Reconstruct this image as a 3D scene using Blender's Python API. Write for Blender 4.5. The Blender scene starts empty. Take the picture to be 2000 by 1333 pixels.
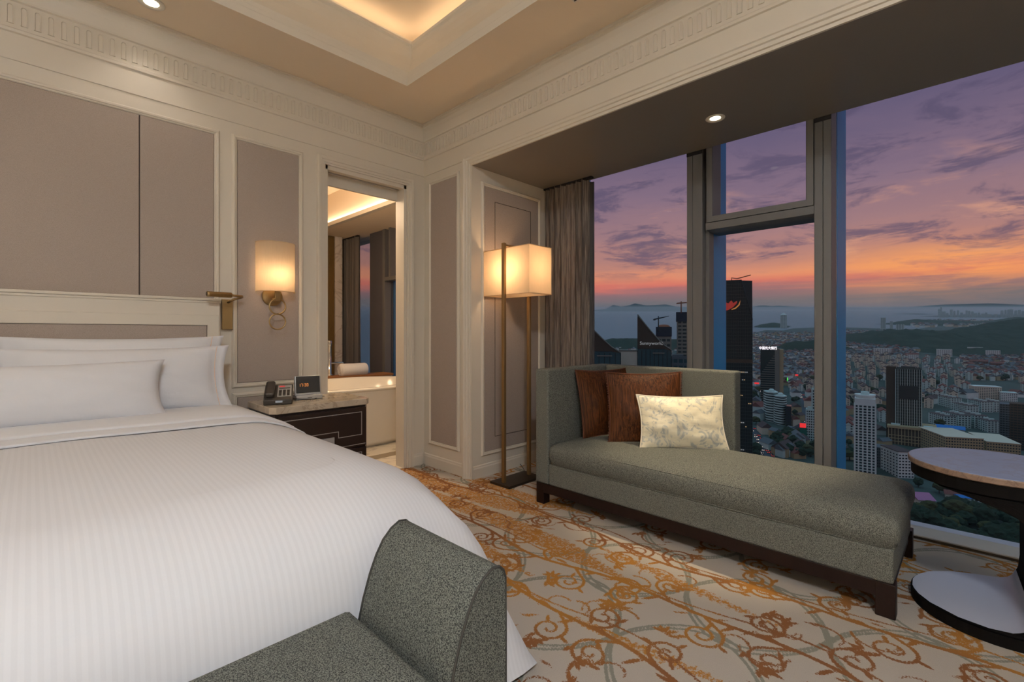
import bpy, bmesh, math, random
import numpy as np
from mathutils import Vector, Matrix, noise as mnoise
random.seed(7)
PI = math.pi
scene = bpy.context.scene
COL = scene.collection

# ------------------------------------------------------------------ camera, world, exposure
FX, FY = 0.7145, 0.6997          # camera forward in room axes (X along headboard wall, Y along window wall)
RX, RY = 0.6997, -0.7145         # camera right
CH = 1.12
cam_d = bpy.data.cameras.new('camera'); cam = bpy.data.objects.new('camera', cam_d); COL.objects.link(cam)
cam.location = (0, 0, CH); cam.rotation_euler = (PI/2, 0, -math.atan2(FX, FY))
cam_d.sensor_width = 36; cam_d.lens = 920/2000*36; cam_d.shift_y = -0.00725
cam_d.clip_start = 0.05; cam_d.clip_end = 200000
scene.camera = cam
scene.view_settings.view_transform = 'Standard'; scene.view_settings.look = 'None'
scene.view_settings.gamma = 1; scene.view_settings.exposure = 0.0
scene.view_settings.use_curve_mapping = False
scene.cycles.max_bounces = 7; scene.cycles.diffuse_bounces = 5; scene.cycles.transparent_max_bounces = 16
scene.cycles.volume_bounces = 0
scene.cycles.sample_clamp_indirect = 4.0

def lin(c):
    c = c/255.0
    return c/12.92 if c <= 0.04045 else ((c+0.055)/1.055)**2.4
def rgb(r, g, b): return (lin(r), lin(g), lin(b), 1.0)

class NT:
    """tiny node helper"""
    def __init__(s, tree): s.t = tree; s.n = tree.nodes; s.l = tree.links
    def node(s, kind, **kw):
        n = s.n.new(kind)
        for k, v in kw.items(): setattr(n, k, v)
        return n
    def put(s, sock, v):
        if hasattr(v, 'is_output') or isinstance(v, bpy.types.NodeSocket): s.l.new(v, sock)
        elif v is not None: sock.default_value = v
    def math(s, op, a, b=None, c=None, clamp=False):
        n = s.node('ShaderNodeMath', operation=op, use_clamp=clamp); s.put(n.inputs[0], a)
        if b is not None: s.put(n.inputs[1], b)
        if c is not None: s.put(n.inputs[2], c)
        return n.outputs[0]
    def vmath(s, op, a, b=None):
        n = s.node('ShaderNodeVectorMath', operation=op); s.put(n.inputs[0], a)
        if b is not None: s.put(n.inputs[1], b)
        return n.outputs['Value'] if op in ('DOT_PRODUCT', 'LENGTH') else n.outputs[0]
    def mix(s, f, a, b, mode='MIX'):
        n = s.node('ShaderNodeMix', data_type='RGBA', blend_type=mode); s.put(n.inputs[0], f)
        s.put(n.inputs[6], a); s.put(n.inputs[7], b); return n.outputs[2]
    def ramp(s, f, stops, interp='LINEAR'):
        n = s.node('ShaderNodeValToRGB'); s.put(n.inputs[0], f); r = n.color_ramp; r.interpolation = interp
        while len(r.elements) < len(stops): r.elements.new(0.5)
        for e, (p, c) in zip(r.elements, stops): e.position = p; e.color = c
        return n.outputs[0]
    def range(s, v, a, b, c=0.0, d=1.0):
        n = s.node('ShaderNodeMapRange'); n.interpolation_type = 'SMOOTHSTEP'; s.put(n.inputs[0], v)
        for i, x in zip((1, 2, 3, 4), (a, b, c, d)): n.inputs[i].default_value = x
        return n.outputs[0]
    def noise(s, vec, scale, detail=3, rough=0.5, dist=0.0):
        n = s.node('ShaderNodeTexNoise'); s.put(n.inputs['Vector'], vec); n.inputs['Scale'].default_value = scale
        n.inputs['Detail'].default_value = detail; n.inputs['Roughness'].default_value = rough
        n.inputs['Distortion'].default_value = dist; return n.outputs['Fac']
    def comb(s, x, y, z):
        n = s.node('ShaderNodeCombineXYZ')
        for i, v in enumerate((x, y, z)): s.put(n.inputs[i], v)
        return n.outputs[0]

# dusk sky: colour by elevation, glow where the sun went down, cloud layers by noise
W = bpy.data.worlds.new('dusk_sky'); scene.world = W; W.use_nodes = True
w = NT(W.node_tree); w.n.clear()
tc = w.node('ShaderNodeTexCoord')
dv = tc.outputs['Generated']
fw = w.vmath('DOT_PRODUCT', dv, (FX, FY, 0)); rt = w.vmath('DOT_PRODUCT', dv, (RX, RY, 0)); up = w.vmath('DOT_PRODUCT', dv, (0, 0, 1))
hl = w.math('SQRT', w.math('ADD', w.math('MULTIPLY', fw, fw), w.math('MAXIMUM', w.math('MULTIPLY', rt, rt), 1e-6)))
t_el = w.math('DIVIDE', up, w.math('MAXIMUM', hl, 0.02))
az = w.math('ARCTAN2', rt, fw)
nv = w.comb(w.math('MULTIPLY', az, 3.0), w.math('MULTIPLY', w.math('POWER', w.math('MAXIMUM', t_el, 0.0005), 0.6), 9.0), 3.3)
n1 = w.noise(nv, 1.3, 5, 0.6, 0.5)
n2 = w.noise(w.vmath('ADD', nv, (7.7, 2.2, 5.0)), 2.6, 8, 0.62, 0.35)
nst = w.noise(w.comb(w.math('MULTIPLY', az, 2.2), w.math('MULTIPLY', t_el, 60.0), 1.7), 1.0, 5, 0.6, 0.6)
tw = w.math('ADD', t_el, w.math('MULTIPLY', w.math('SUBTRACT', n1, 0.5), w.math('MULTIPLY', t_el, 0.30)))
tw = w.math('ADD', tw, w.math('MULTIPLY', w.math('SUBTRACT', nst, 0.5), 0.030))
base = w.ramp(w.math('DIVIDE', tw, 1.6, clamp=True), [
    (0.0, rgb(98, 106, 110)), (0.040, rgb(116, 110, 112)), (0.052, rgb(150, 112, 114)), (0.061, rgb(222, 118, 102)),
    (0.072, rgb(232, 148, 112)), (0.086, rgb(192, 134, 120)), (0.12, rgb(166, 126, 128)), (0.17, rgb(136, 112, 130)),
    (0.25, rgb(102, 92, 120)), (0.36, rgb(100, 122, 152)), (0.55, rgb(136, 182, 212)), (1.0, rgb(165, 214, 240))])
# lit wisps
wisp = w.math('MULTIPLY', w.range(n2, 0.52, 0.72), w.math('MULTIPLY', w.range(t_el, 0.08, 0.14), w.range(t_el, 0.34, 0.18)))
c1 = w.mix(w.math('MULTIPLY', wisp, 0.8), base, rgb(222, 160, 132))
# darker cloud banks
n3 = w.noise(w.vmath('ADD', nv, (1.1, 9.2, 2.0)), 2.3, 10, 0.7, 0.5)
bank = w.math('MULTIPLY', w.range(n3, 0.48, 0.62), w.range(t_el, 0.09, 0.15))
c2 = w.mix(w.math('MULTIPLY', bank, 0.75), c1, rgb(92, 82, 108))
# glow at the sunset point, broken by streaks
da = w.math('DIVIDE', w.math('SUBTRACT', az, 0.745), 0.17); dt = w.math('DIVIDE', w.math('SUBTRACT', t_el, 0.108), 0.036)
g = w.math('EXPONENT', w.math('MULTIPLY', w.math('ADD', w.math('MULTIPLY', da, da), w.math('MULTIPLY', dt, dt)), -1.0))
g = w.math('MULTIPLY', g, w.range(nst, 0.30, 0.62, 0.25, 1.0))
g = w.math('MULTIPLY', g, w.range(n3, 0.62, 0.45, 0.35, 1.0))
c3 = w.mix(w.math('MULTIPLY', g, 0.95, clamp=True), c2, rgb(255, 166, 96))
below = w.range(up, -0.02, 0.0)
c4 = w.mix(below, rgb(60, 66, 78), c3)
bgn = w.node('ShaderNodeBackground'); w.put(bgn.inputs[0], c4); bgn.inputs[1].default_value = 1.0
wo = w.node('ShaderNodeOutputWorld'); w.l.new(bgn.outputs[0], wo.inputs[0])

# lamp strengths (room lamps plus fill lamps added out of view)
WARM = (1.0, 0.72, 0.46); SOFTW = (1.0, 0.88, 0.76); NEUT = (0.90, 0.95, 1.0); GLOW = (1.0, 0.60, 0.30)
P_COVE = 4.5; P_DOWN = 5.0; P_SHADE = 4.5; P_SCONCE = 3.2; P_FILL = 330.0; P_BAY = 150.0; P_BATH = 85.0; P_DRUM_FILL = 52.0; P_UP_FILL = 130.0
LAMPS = []
def light(kind, name, loc, energy, color, rot=(0, 0, 0), **kw):
    d = bpy.data.lights.new(name, kind); d.energy = energy; d.color = color
    for k, v in kw.items(): setattr(d, k, v)
    o = bpy.data.objects.new(name, d); COL.objects.link(o); o.location = loc; o.rotation_euler = rot
    return o

# ------------------------------------------------------------------ materials
MATS = {}
def material(name, base, rough=0.6, metal=0.0, spec=0.5, build=None, **inp):
    m = bpy.data.materials.new(name); m.use_nodes = True; t = NT(m.node_tree)
    p = t.n['Principled BSDF']; p.inputs['Base Color'].default_value = base
    p.inputs['Roughness'].default_value = rough; p.inputs['Metallic'].default_value = metal
    p.inputs['Specular IOR Level'].default_value = spec
    for k, v in inp.items(): p.inputs[k.replace('_', ' ')].default_value = v
    if build: build(t, p)
    MATS[name] = m
    return m
def objc(t): return t.node('ShaderNodeTexCoord').outputs['Object']
def bump(t, p, h, dist, strength=1.0):
    b = t.node('ShaderNodeBump'); b.inputs['Distance'].default_value = dist; b.inputs['Strength'].default_value = strength
    t.put(b.inputs['Height'], h); t.l.new(b.outputs[0], p.inputs['Normal'])
def painted(c, amt=0.04, sc=3.0):
    def f(t, p):
        n = t.noise(objc(t), sc, 3)
        k = 1-amt
        t.put(p.inputs['Base Color'], t.mix(n, (c[0]*k, c[1]*k, c[2]*k, 1), c))
        bump(t, p, t.noise(objc(t), 180, 2), 0.0004, 0.4)
    return f
def woven(c1, c2, sc=420, bd=0.0012, stretch=(1, 1, 1), dark=None):
    def f(t, p):
        v = t.vmath('MULTIPLY', objc(t), stretch)
        n = t.noise(v, sc, 2, 0.6, 0.4)
        f1 = t.range(n, 0.38, 0.62)
        col = t.mix(f1, c1, c2)
        if dark: col = t.mix(t.range(t.noise(v, sc*0.31, 2), 0.5, 0.7), col, dark)
        t.put(p.inputs['Base Color'], col)
        bump(t, p, n, bd, 0.8)
    return f
M = {}
CREAM = rgb(214, 206, 192)
M['paint'] = material('cream_paint', CREAM, 0.42, build=painted(CREAM))
PLW = rgb(234, 218, 196)
M['ceiling'] = material('ceiling_paint', PLW, 0.8, spec=0.2, build=painted(PLW, 0.03, 1.2))
TR = rgb(226, 220, 208)
M['tray'] = material('plaster_white', TR, 0.7, spec=0.2, build=painted(TR, 0.03, 1.5))
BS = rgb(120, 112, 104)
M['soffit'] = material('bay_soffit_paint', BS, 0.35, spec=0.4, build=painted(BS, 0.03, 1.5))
M['upholstery'] = material('taupe_wall_fabric', rgb(160, 148, 140), 0.75, spec=0.25,
    build=woven(rgb(150, 138, 130), rgb(168, 155, 147), 260, 0.0005, (6, 6, 1)))
M['seam'] = material('dark_seam', rgb(62, 48, 42), 0.7)
M['brass'] = material('brushed_brass', rgb(172, 146, 104), 0.32, 1.0, build=lambda t, p: bump(t, p, t.noise(t.vmath('MULTIPLY', objc(t), (1, 1, 30)), 60, 2), 0.0003, 0.5))
M['bronze'] = material('bronze_metal', rgb(140, 112, 74), 0.42, 0.7, build=lambda t, p: bump(t, p, t.noise(t.vmath('MULTIPLY', objc(t), (30, 30, 1)), 40, 2), 0.0003, 0.5))
M['dark_bronze'] = material('dark_bronze', rgb(70, 60, 50), 0.45, 0.8)
M['chrome'] = material('chrome', rgb(200, 204, 208), 0.12, 1.0)
M['silver'] = material('silver_plastic', rgb(176, 176, 176), 0.35, 0.4)
M['black'] = material('black_plastic', rgb(26, 24, 24), 0.35)
M['phone'] = material('dark_grey_plastic', rgb(48, 42, 38), 0.45)
def linen(t, p):
    v = objc(t)
    s = t.math('SINE', t.math('MULTIPLY', t.node('ShaderNodeSeparateXYZ').outputs[0], 1.0))
    sx = t.node('ShaderNodeSeparateXYZ'); t.put(sx.inputs[0], v)
    st = t.math('SINE', t.math('MULTIPLY', sx.outputs[0], 2*PI/0.016))
    t.put(p.inputs['Base Color'], t.mix(t.range(st, -0.4, 0.4), rgb(219, 220, 224), rgb(223, 224, 228)))
    t.put(p.inputs['Roughness'], t.math('ADD', t.math('MULTIPLY', st, 0.03), 0.62))
    bump(t, p, t.noise(v, 5.0, 3), 0.012, 0.25)
M['linen'] = material('white_striped_linen', rgb(235, 235, 238), 0.65, spec=0.2, build=linen)
def cotton(t, p): bump(t, p, t.noise(objc(t), 7.0, 4, 0.6), 0.012, 0.35)
M['cotton'] = material('white_cotton', rgb(224, 225, 229), 0.7, spec=0.2, build=cotton)
M['peach'] = material('peach_stitching', rgb(238, 206, 180), 0.7)
M['tweed'] = material('grey_tweed', rgb(110, 110, 100), 0.85, spec=0.2,
    build=woven(rgb(56, 58, 55), rgb(126, 128, 121), 400, 0.0022, (1, 1, 1)))
M['tweed_bench'] = material('green_grey_tweed', rgb(110, 112, 104), 0.8, spec=0.3,
    build=woven(rgb(34, 38, 39), rgb(116, 120, 114), 400, 0.0025, (1, 1, 1)))
M['piping'] = material('dark_piping', rgb(44, 44, 42), 0.8)
def wood(a, b, sc=(1, 1, 12), s=5):
    def f(t, p):
        n = t.noise(t.vmath('MULTIPLY', objc(t), sc), s, 4, 0.6, 1.2)
        t.put(p.inputs['Base Color'], t.mix(n, a, b)); bump(t, p, n, 0.0004, 0.4)
    return f
M['wenge'] = material('dark_wenge_wood', rgb(42, 26, 20), 0.5, spec=0.2, build=wood(rgb(18, 10, 8), rgb(34, 20, 16), (12, 12, 1), 8))
M['espresso'] = material('espresso_wood', rgb(30, 20, 18), 0.28, build=wood(rgb(24, 15, 13), rgb(42, 27, 22), (14, 1, 14), 8))
M['cedar'] = material('honey_wood', rgb(150, 96, 48), 0.4, build=wood(rgb(132, 82, 38), rgb(172, 116, 62), (1, 10, 10), 6))
M['grain'] = material('brown_grain_veneer', rgb(96, 78, 44), 0.4, build=wood(rgb(70, 52, 28), rgb(120, 98, 56), (10, 10, 1), 8))
def marble(c1, c2, vein, sc=2.4, amt=0.5):
    def f(t, p):
        v = objc(t); n = t.noise(v, sc, 6, 0.62, 1.8); n2 = t.noise(v, sc*3, 5, 0.6, 0.8)
        ve = t.math('ABSOLUTE', t.math('SUBTRACT', n, 0.5)); ve = t.range(ve, 0.03, 0.0)
        t.put(p.inputs['Base Color'], t.mix(t.math('MULTIPLY', ve, amt), t.mix(n2, c1, c2), vein))
    return f
M['marble_top'] = material('beige_marble', rgb(190, 176, 156), 0.12, build=marble(rgb(160, 146, 128), rgb(206, 192, 172), rgb(126, 108, 92), 4))
M['marble_bath'] = material('pale_marble', rgb(214, 204, 190), 0.18, build=marble(rgb(206, 196, 180), rgb(226, 218, 204), rgb(150, 140, 128), 1.6, 0.6))
M['marble_white'] = material('white_marble', rgb(196, 190, 190), 0.2, build=marble(rgb(186, 180, 180), rgb(210, 206, 206), rgb(150, 142, 140), 1.4, 0.5))
M['marble_strip'] = material('grey_marble_strip', rgb(128, 114, 94), 0.2)
M['grey_clad'] = material('dark_grey_cladding', rgb(72, 72, 80), 0.5)
M['marble_table'] = material('grey_marble', rgb(176, 172, 172), 0.42, spec=0.25, build=marble(rgb(118, 134, 166), rgb(138, 154, 184), rgb(122, 118, 120), 3.2, 0.35))
M['marble_edge'] = material('brown_marble_edge', rgb(128, 106, 92), 0.35, build=marble(rgb(108, 86, 74), rgb(150, 128, 112), rgb(80, 62, 52), 9, 0.6))
M['table_body'] = material('black_lacquer', rgb(9, 8, 8), 0.8, spec=0.08)
M['table_inside'] = material('pale_lacquer', rgb(176, 182, 198), 0.4)
M['ceramic'] = material('tub_acrylic', rgb(232, 226, 214), 0.15)
M['towel'] = material('white_towel', rgb(232, 230, 226), 0.95, build=lambda t, p: bump(t, p, t.noise(objc(t), 160, 3), 0.004, 0.8))
M['alu'] = material('bronze_grey_aluminium', rgb(98, 98, 99), 0.5, 0.1)
M['alu_sky_tint'] = material('fin_sky_tint', rgb(36, 136, 190), 0.45, 0.2)  # blue skylight on the fins is put into this base colour
M['gasket'] = material('black_gasket', rgb(14, 14, 20), 0.7)
M['sill'] = material('white_stone_sill', rgb(196, 200, 206), 0.3)
def glassy(t, p):
    m_ = t.t
    tr = t.node('ShaderNodeBsdfTransparent'); tr.inputs[0].default_value = (0.97, 0.98, 0.99, 1)
    gl = t.node('ShaderNodeBsdfGlossy'); gl.inputs['Roughness'].default_value = 0.02
    fr = t.node('ShaderNodeFresnel'); fr.inputs[0].default_value = 1.25
    mx = t.node('ShaderNodeMixShader'); t.l.new(t.math('MULTIPLY', fr.outputs[0], 0.5), mx.inputs[0]); t.l.new(tr.outputs[0], mx.inputs[1]); t.l.new(gl.outputs[0], mx.inputs[2])
    t.l.new(mx.outputs[0], t.n['Material Output'].inputs[0]); t.n.remove(p)
def mk_special(name, fn):
    m = bpy.data.materials.new(name); m.use_nodes = True; t = NT(m.node_tree); fn(t, t.n['Principled BSDF']); return m
M['glass'] = mk_special('window_glass', glassy)
def shade_mat(c, tcol):
    def f(t, p):
        v = t.vmath('MULTIPLY', objc(t), (60, 60, 3)); n = t.noise(v, 5, 3, 0.6)
        df = t.node('ShaderNodeBsdfDiffuse'); t.put(df.inputs[0], c)
        tl = t.node('ShaderNodeBsdfTranslucent'); t.put(tl.inputs[0], t.mix(n, (tcol[0]*0.8, tcol[1]*0.76, tcol[2]*0.7, 1), tcol))
        mx = t.node('ShaderNodeMixShader'); mx.inputs[0].default_value = 0.6
        t.l.new(df.outputs[0], mx.inputs[1]); t.l.new(tl.outputs[0], mx.inputs[2])
        t.l.new(mx.outputs[0], t.n['Material Output'].inputs[0]); t.n.remove(p)
    return f
M['shade'] = mk_special('silk_lampshade', shade_mat(rgb(226, 206, 178), (0.92, 0.78, 0.60, 1)))
def emis(name, c, s):
    m = bpy.data.materials.new(name); m.use_nodes = True; t = NT(m.node_tree); p = t.n['Principled BSDF']
    p.inputs['Base Color'].default_value = (0.02, 0.02, 0.02, 1); p.inputs['Emission Color'].default_value = c; p.inputs['Emission Strength'].default_value = s
    return m
M['lamp_disc'] = emis('lamp_glow', (1, 0.88, 0.66, 1), 6.0)
M['bulb'] = emis('bulb_glow', (1, 0.75, 0.45, 1), 5.0)
M['led_amber'] = emis('amber_digits', (1, 0.32, 0.05, 1), 1.2)
M['sign_white'] = emis('white_sign', (1, 0.93, 0.95, 1), 1.6)
M['sign_dim'] = emis('dim_white_sign', (0.6, 0.62, 0.64, 1), 0.35)
M['sign_red'] = emis('red_sign', (0.9, 0.03, 0.03, 1), 0.9)
M['sign_logo_red'] = emis('dull_red_logo', (0.42, 0.03, 0.015, 1), 0.55)
M['sign_logo_yellow'] = emis('dull_yellow_logo', (0.75, 0.28, 0.06, 1), 0.5)
M['sign_yellow'] = emis('yellow_sign', (1, 0.75, 0.15, 1), 1.3)
M['sign_green'] = emis('green_sign', (0.1, 0.9, 0.1, 1), 0.9)
M['headlight'] = emis('car_headlight', (1, 0.85, 0.7, 1), 2.2)
M['taillight'] = emis('car_taillight', (0.9, 0.05, 0.03, 1), 1.3)
M['lit_window'] = emis('lit_window', (0.9, 0.6, 0.3, 1), 0.35)
def curtain(t, p):
    v = objc(t); s = t.noise(t.vmath('MULTIPLY', v, (1, 1, 0.04)), 90, 3, 0.6, 0.4)
    t.put(p.inputs['Base Color'], t.mix(t.range(s, 0.35, 0.65), rgb(84, 74, 68), rgb(138, 126, 116)))
    bump(t, p, s, 0.001, 0.4)
M['curtain'] = material('striped_grey_curtain', rgb(110, 102, 96), 0.6, spec=0.3, build=curtain)
M['curtain_bath'] = material('dark_grey_curtain', rgb(78, 74, 74), 0.6)
def silk_brown(t, p):
    v = t.vmath('MULTIPLY', objc(t), (60, 60, 1.2)); s = t.noise(v, 2.2, 4, 0.7, 0.3)
    t.put(p.inputs['Base Color'], t.mix(t.range(s, 0.3, 0.72), rgb(24, 10, 4), rgb(88, 48, 20))); bump(t, p, s, 0.002, 0.5)
M['brown_silk'] = material('brown_striated_silk', rgb(100, 56, 30), 0.6, spec=0.15, build=silk_brown)
M['fringe'] = material('brown_fringe', rgb(78, 40, 20), 0.9)
def damask(t, p):
    v = objc(t); n = t.noise(v, 9.0, 5, 0.62, 2.6); vo = t.node('ShaderNodeTexVoronoi'); t.put(vo.inputs['Vector'], t.vmath('ADD', v, (0.3, 0.1, 0.2))); vo.inputs['Scale'].default_value = 11
    petals = t.math('SINE', t.math('MULTIPLY', vo.outputs['Distance'], 26.0))
    f_ = t.math('MULTIPLY', t.range(n, 0.47, 0.56), t.range(petals, -0.5, 0.4, 0.35, 1.0))
    sl = t.noise(t.vmath('MULTIPLY', v, (1, 1, 25)), 12, 2)
    base_ = t.mix(sl, rgb(212, 202, 172), rgb(232, 224, 200))
    t.put(p.inputs['Base Color'], t.mix(t.math('MULTIPLY', f_, 0.8), base_, rgb(158, 162, 160))); bump(t, p, t.noise(v, 10, 3), 0.01, 0.4)
M['damask'] = material('cream_floral_damask', rgb(226, 214, 180), 0.45, spec=0.4, build=damask)
M['damask_pipe'] = material('cream_piping', rgb(230, 222, 204), 0.5)
def carpet(t, p):
    v = objc(t)
    a1 = t.node('ShaderNodeAttribute', attribute_name='vine').outputs['Fac']; a2 = t.node('ShaderNodeAttribute', attribute_name='lattice').outputs['Fac']
    a3 = t.node('ShaderNodeAttribute', attribute_name='band').outputs['Fac']
    j = t.math('MULTIPLY', t.math('SUBTRACT', t.noise(v, 170, 2, 0.6), 0.5), 0.016)
    m1 = t.range(t.math('ADD', a1, j), 0.0015, -0.0015); m2 = t.range(t.math('ADD', a2, t.math('MULTIPLY', j, 0.6)), 0.0012, -0.0012)
    m3 = t.range(t.math('ADD', t.math('ADD', a3, j), t.math('MULTIPLY', t.math('SUBTRACT', t.noise(v, 40, 4, 0.75), 0.5), 0.11)), 0.002, -0.002)
    sp = t.noise(v, 520, 2, 0.7)
    b0 = t.mix(sp, rgb(158, 151, 143), rgb(196, 187, 177))
    b1 = t.mix(t.math('MULTIPLY', m2, 0.9), b0, rgb(126, 128, 118))
    och = t.mix(sp, rgb(146, 96, 38), rgb(186, 134, 66)); rust = t.mix(sp, rgb(106, 68, 42), rgb(144, 98, 62))
    mixv = t.range(t.noise(v, 1.2, 2), 0.42, 0.58)
    b2 = t.mix(t.math('MULTIPLY', m3, t.range(t.noise(v, 60, 4, 0.8), 0.40, 0.52)), b1, och)
    b3 = t.mix(m1, b2, t.mix(mixv, rust, och))
    t.put(p.inputs['Base Color'], b3); bump(t, p, t.noise(v, 420, 2, 0.7), 0.004, 0.7)
M['carpet'] = material('scroll_carpet', rgb(190, 176, 156), 0.95, spec=0.1, build=carpet)
M['carpet_plain'] = material('beige_carpet', rgb(186, 168, 140), 0.95, spec=0.1)
# outdoors
def simple(name, c, r=0.8, amt=0.25, sc=0.05):
    c2 = (c[0]*(1-amt), c[1]*(1-amt), c[2]*(1-amt), 1)
    def f(t, p): t.put(p.inputs['Base Color'], t.mix(t.noise(objc(t), sc, 5, 0.65), c2, c))
    M[name] = material(name, c, r, spec=0.2, build=f)
simple('city_ground', rgb(84, 96, 90), 0.95, 0.6, 0.02)
simple('asphalt', rgb(74, 80, 88), 0.8, 0.3, 0.2)
simple('forest', rgb(44, 62, 48), 1.0, 0.6, 0.03)
simple('tree_dark', rgb(46, 60, 44), 1.0, 0.5, 0.3)
simple('tree_olive', rgb(74, 74, 44), 1.0, 0.5, 0.3)
simple('trunk', rgb(60, 48, 38), 1.0)
simple('wall_white', rgb(232, 232, 224), 0.8, 0.2, 0.1)
simple('wall_beige', rgb(222, 206, 182), 0.8, 0.2, 0.1)
simple('wall_pale', rgb(200, 214, 206), 0.8, 0.2, 0.1)
simple('wall_tan', rgb(180, 158, 120), 0.8, 0.2, 0.1)
simple('concrete', rgb(130, 124, 112), 0.85, 0.25, 0.1)
simple('roof_red', rgb(128, 76, 68), 0.8, 0.3, 0.3)
simple('roof_grey', rgb(104, 108, 112), 0.8, 0.3, 0.3)
simple('roof_blue', rgb(36, 116, 190), 0.6, 0.2, 0.3)
simple('roof_pink', rgb(178, 112, 146), 0.6, 0.15, 0.3)
simple('roof_dark', rgb(92, 74, 72), 0.8, 0.3, 0.3)
simple('window_dark', rgb(34, 40, 48), 0.3, 0.2, 0.2)
simple('glass_dark', rgb(40, 46, 44), 0.25, 0.3, 0.03)
simple('mull_grey', rgb(70, 76, 72), 0.5, 0.2, 0.03)
simple('teal_glass', rgb(58, 84, 88), 0.25, 0.3, 0.03)
simple('net_navy', rgb(30, 30, 52), 0.9, 0.2, 0.1)
simple('crane_steel', rgb(60, 62, 66), 0.7, 0.2, 0.1)
simple('crane_orange', rgb(150, 90, 60), 0.7, 0.2, 0.1)
simple('stone_brown', rgb(80, 62, 48), 0.8, 0.2, 0.05)
simple('islands', rgb(40, 56, 62), 1.0, 0.3, 0.001)
def sea(t, p):
    bump(t, p, t.noise(t.vmath('MULTIPLY', objc(t), (1, 1, 1)), 0.05, 3), 1.2, 0.35)
M['sea'] = material('sea_water', rgb(112, 126, 132), 0.5, spec=0.22, build=sea)

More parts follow.
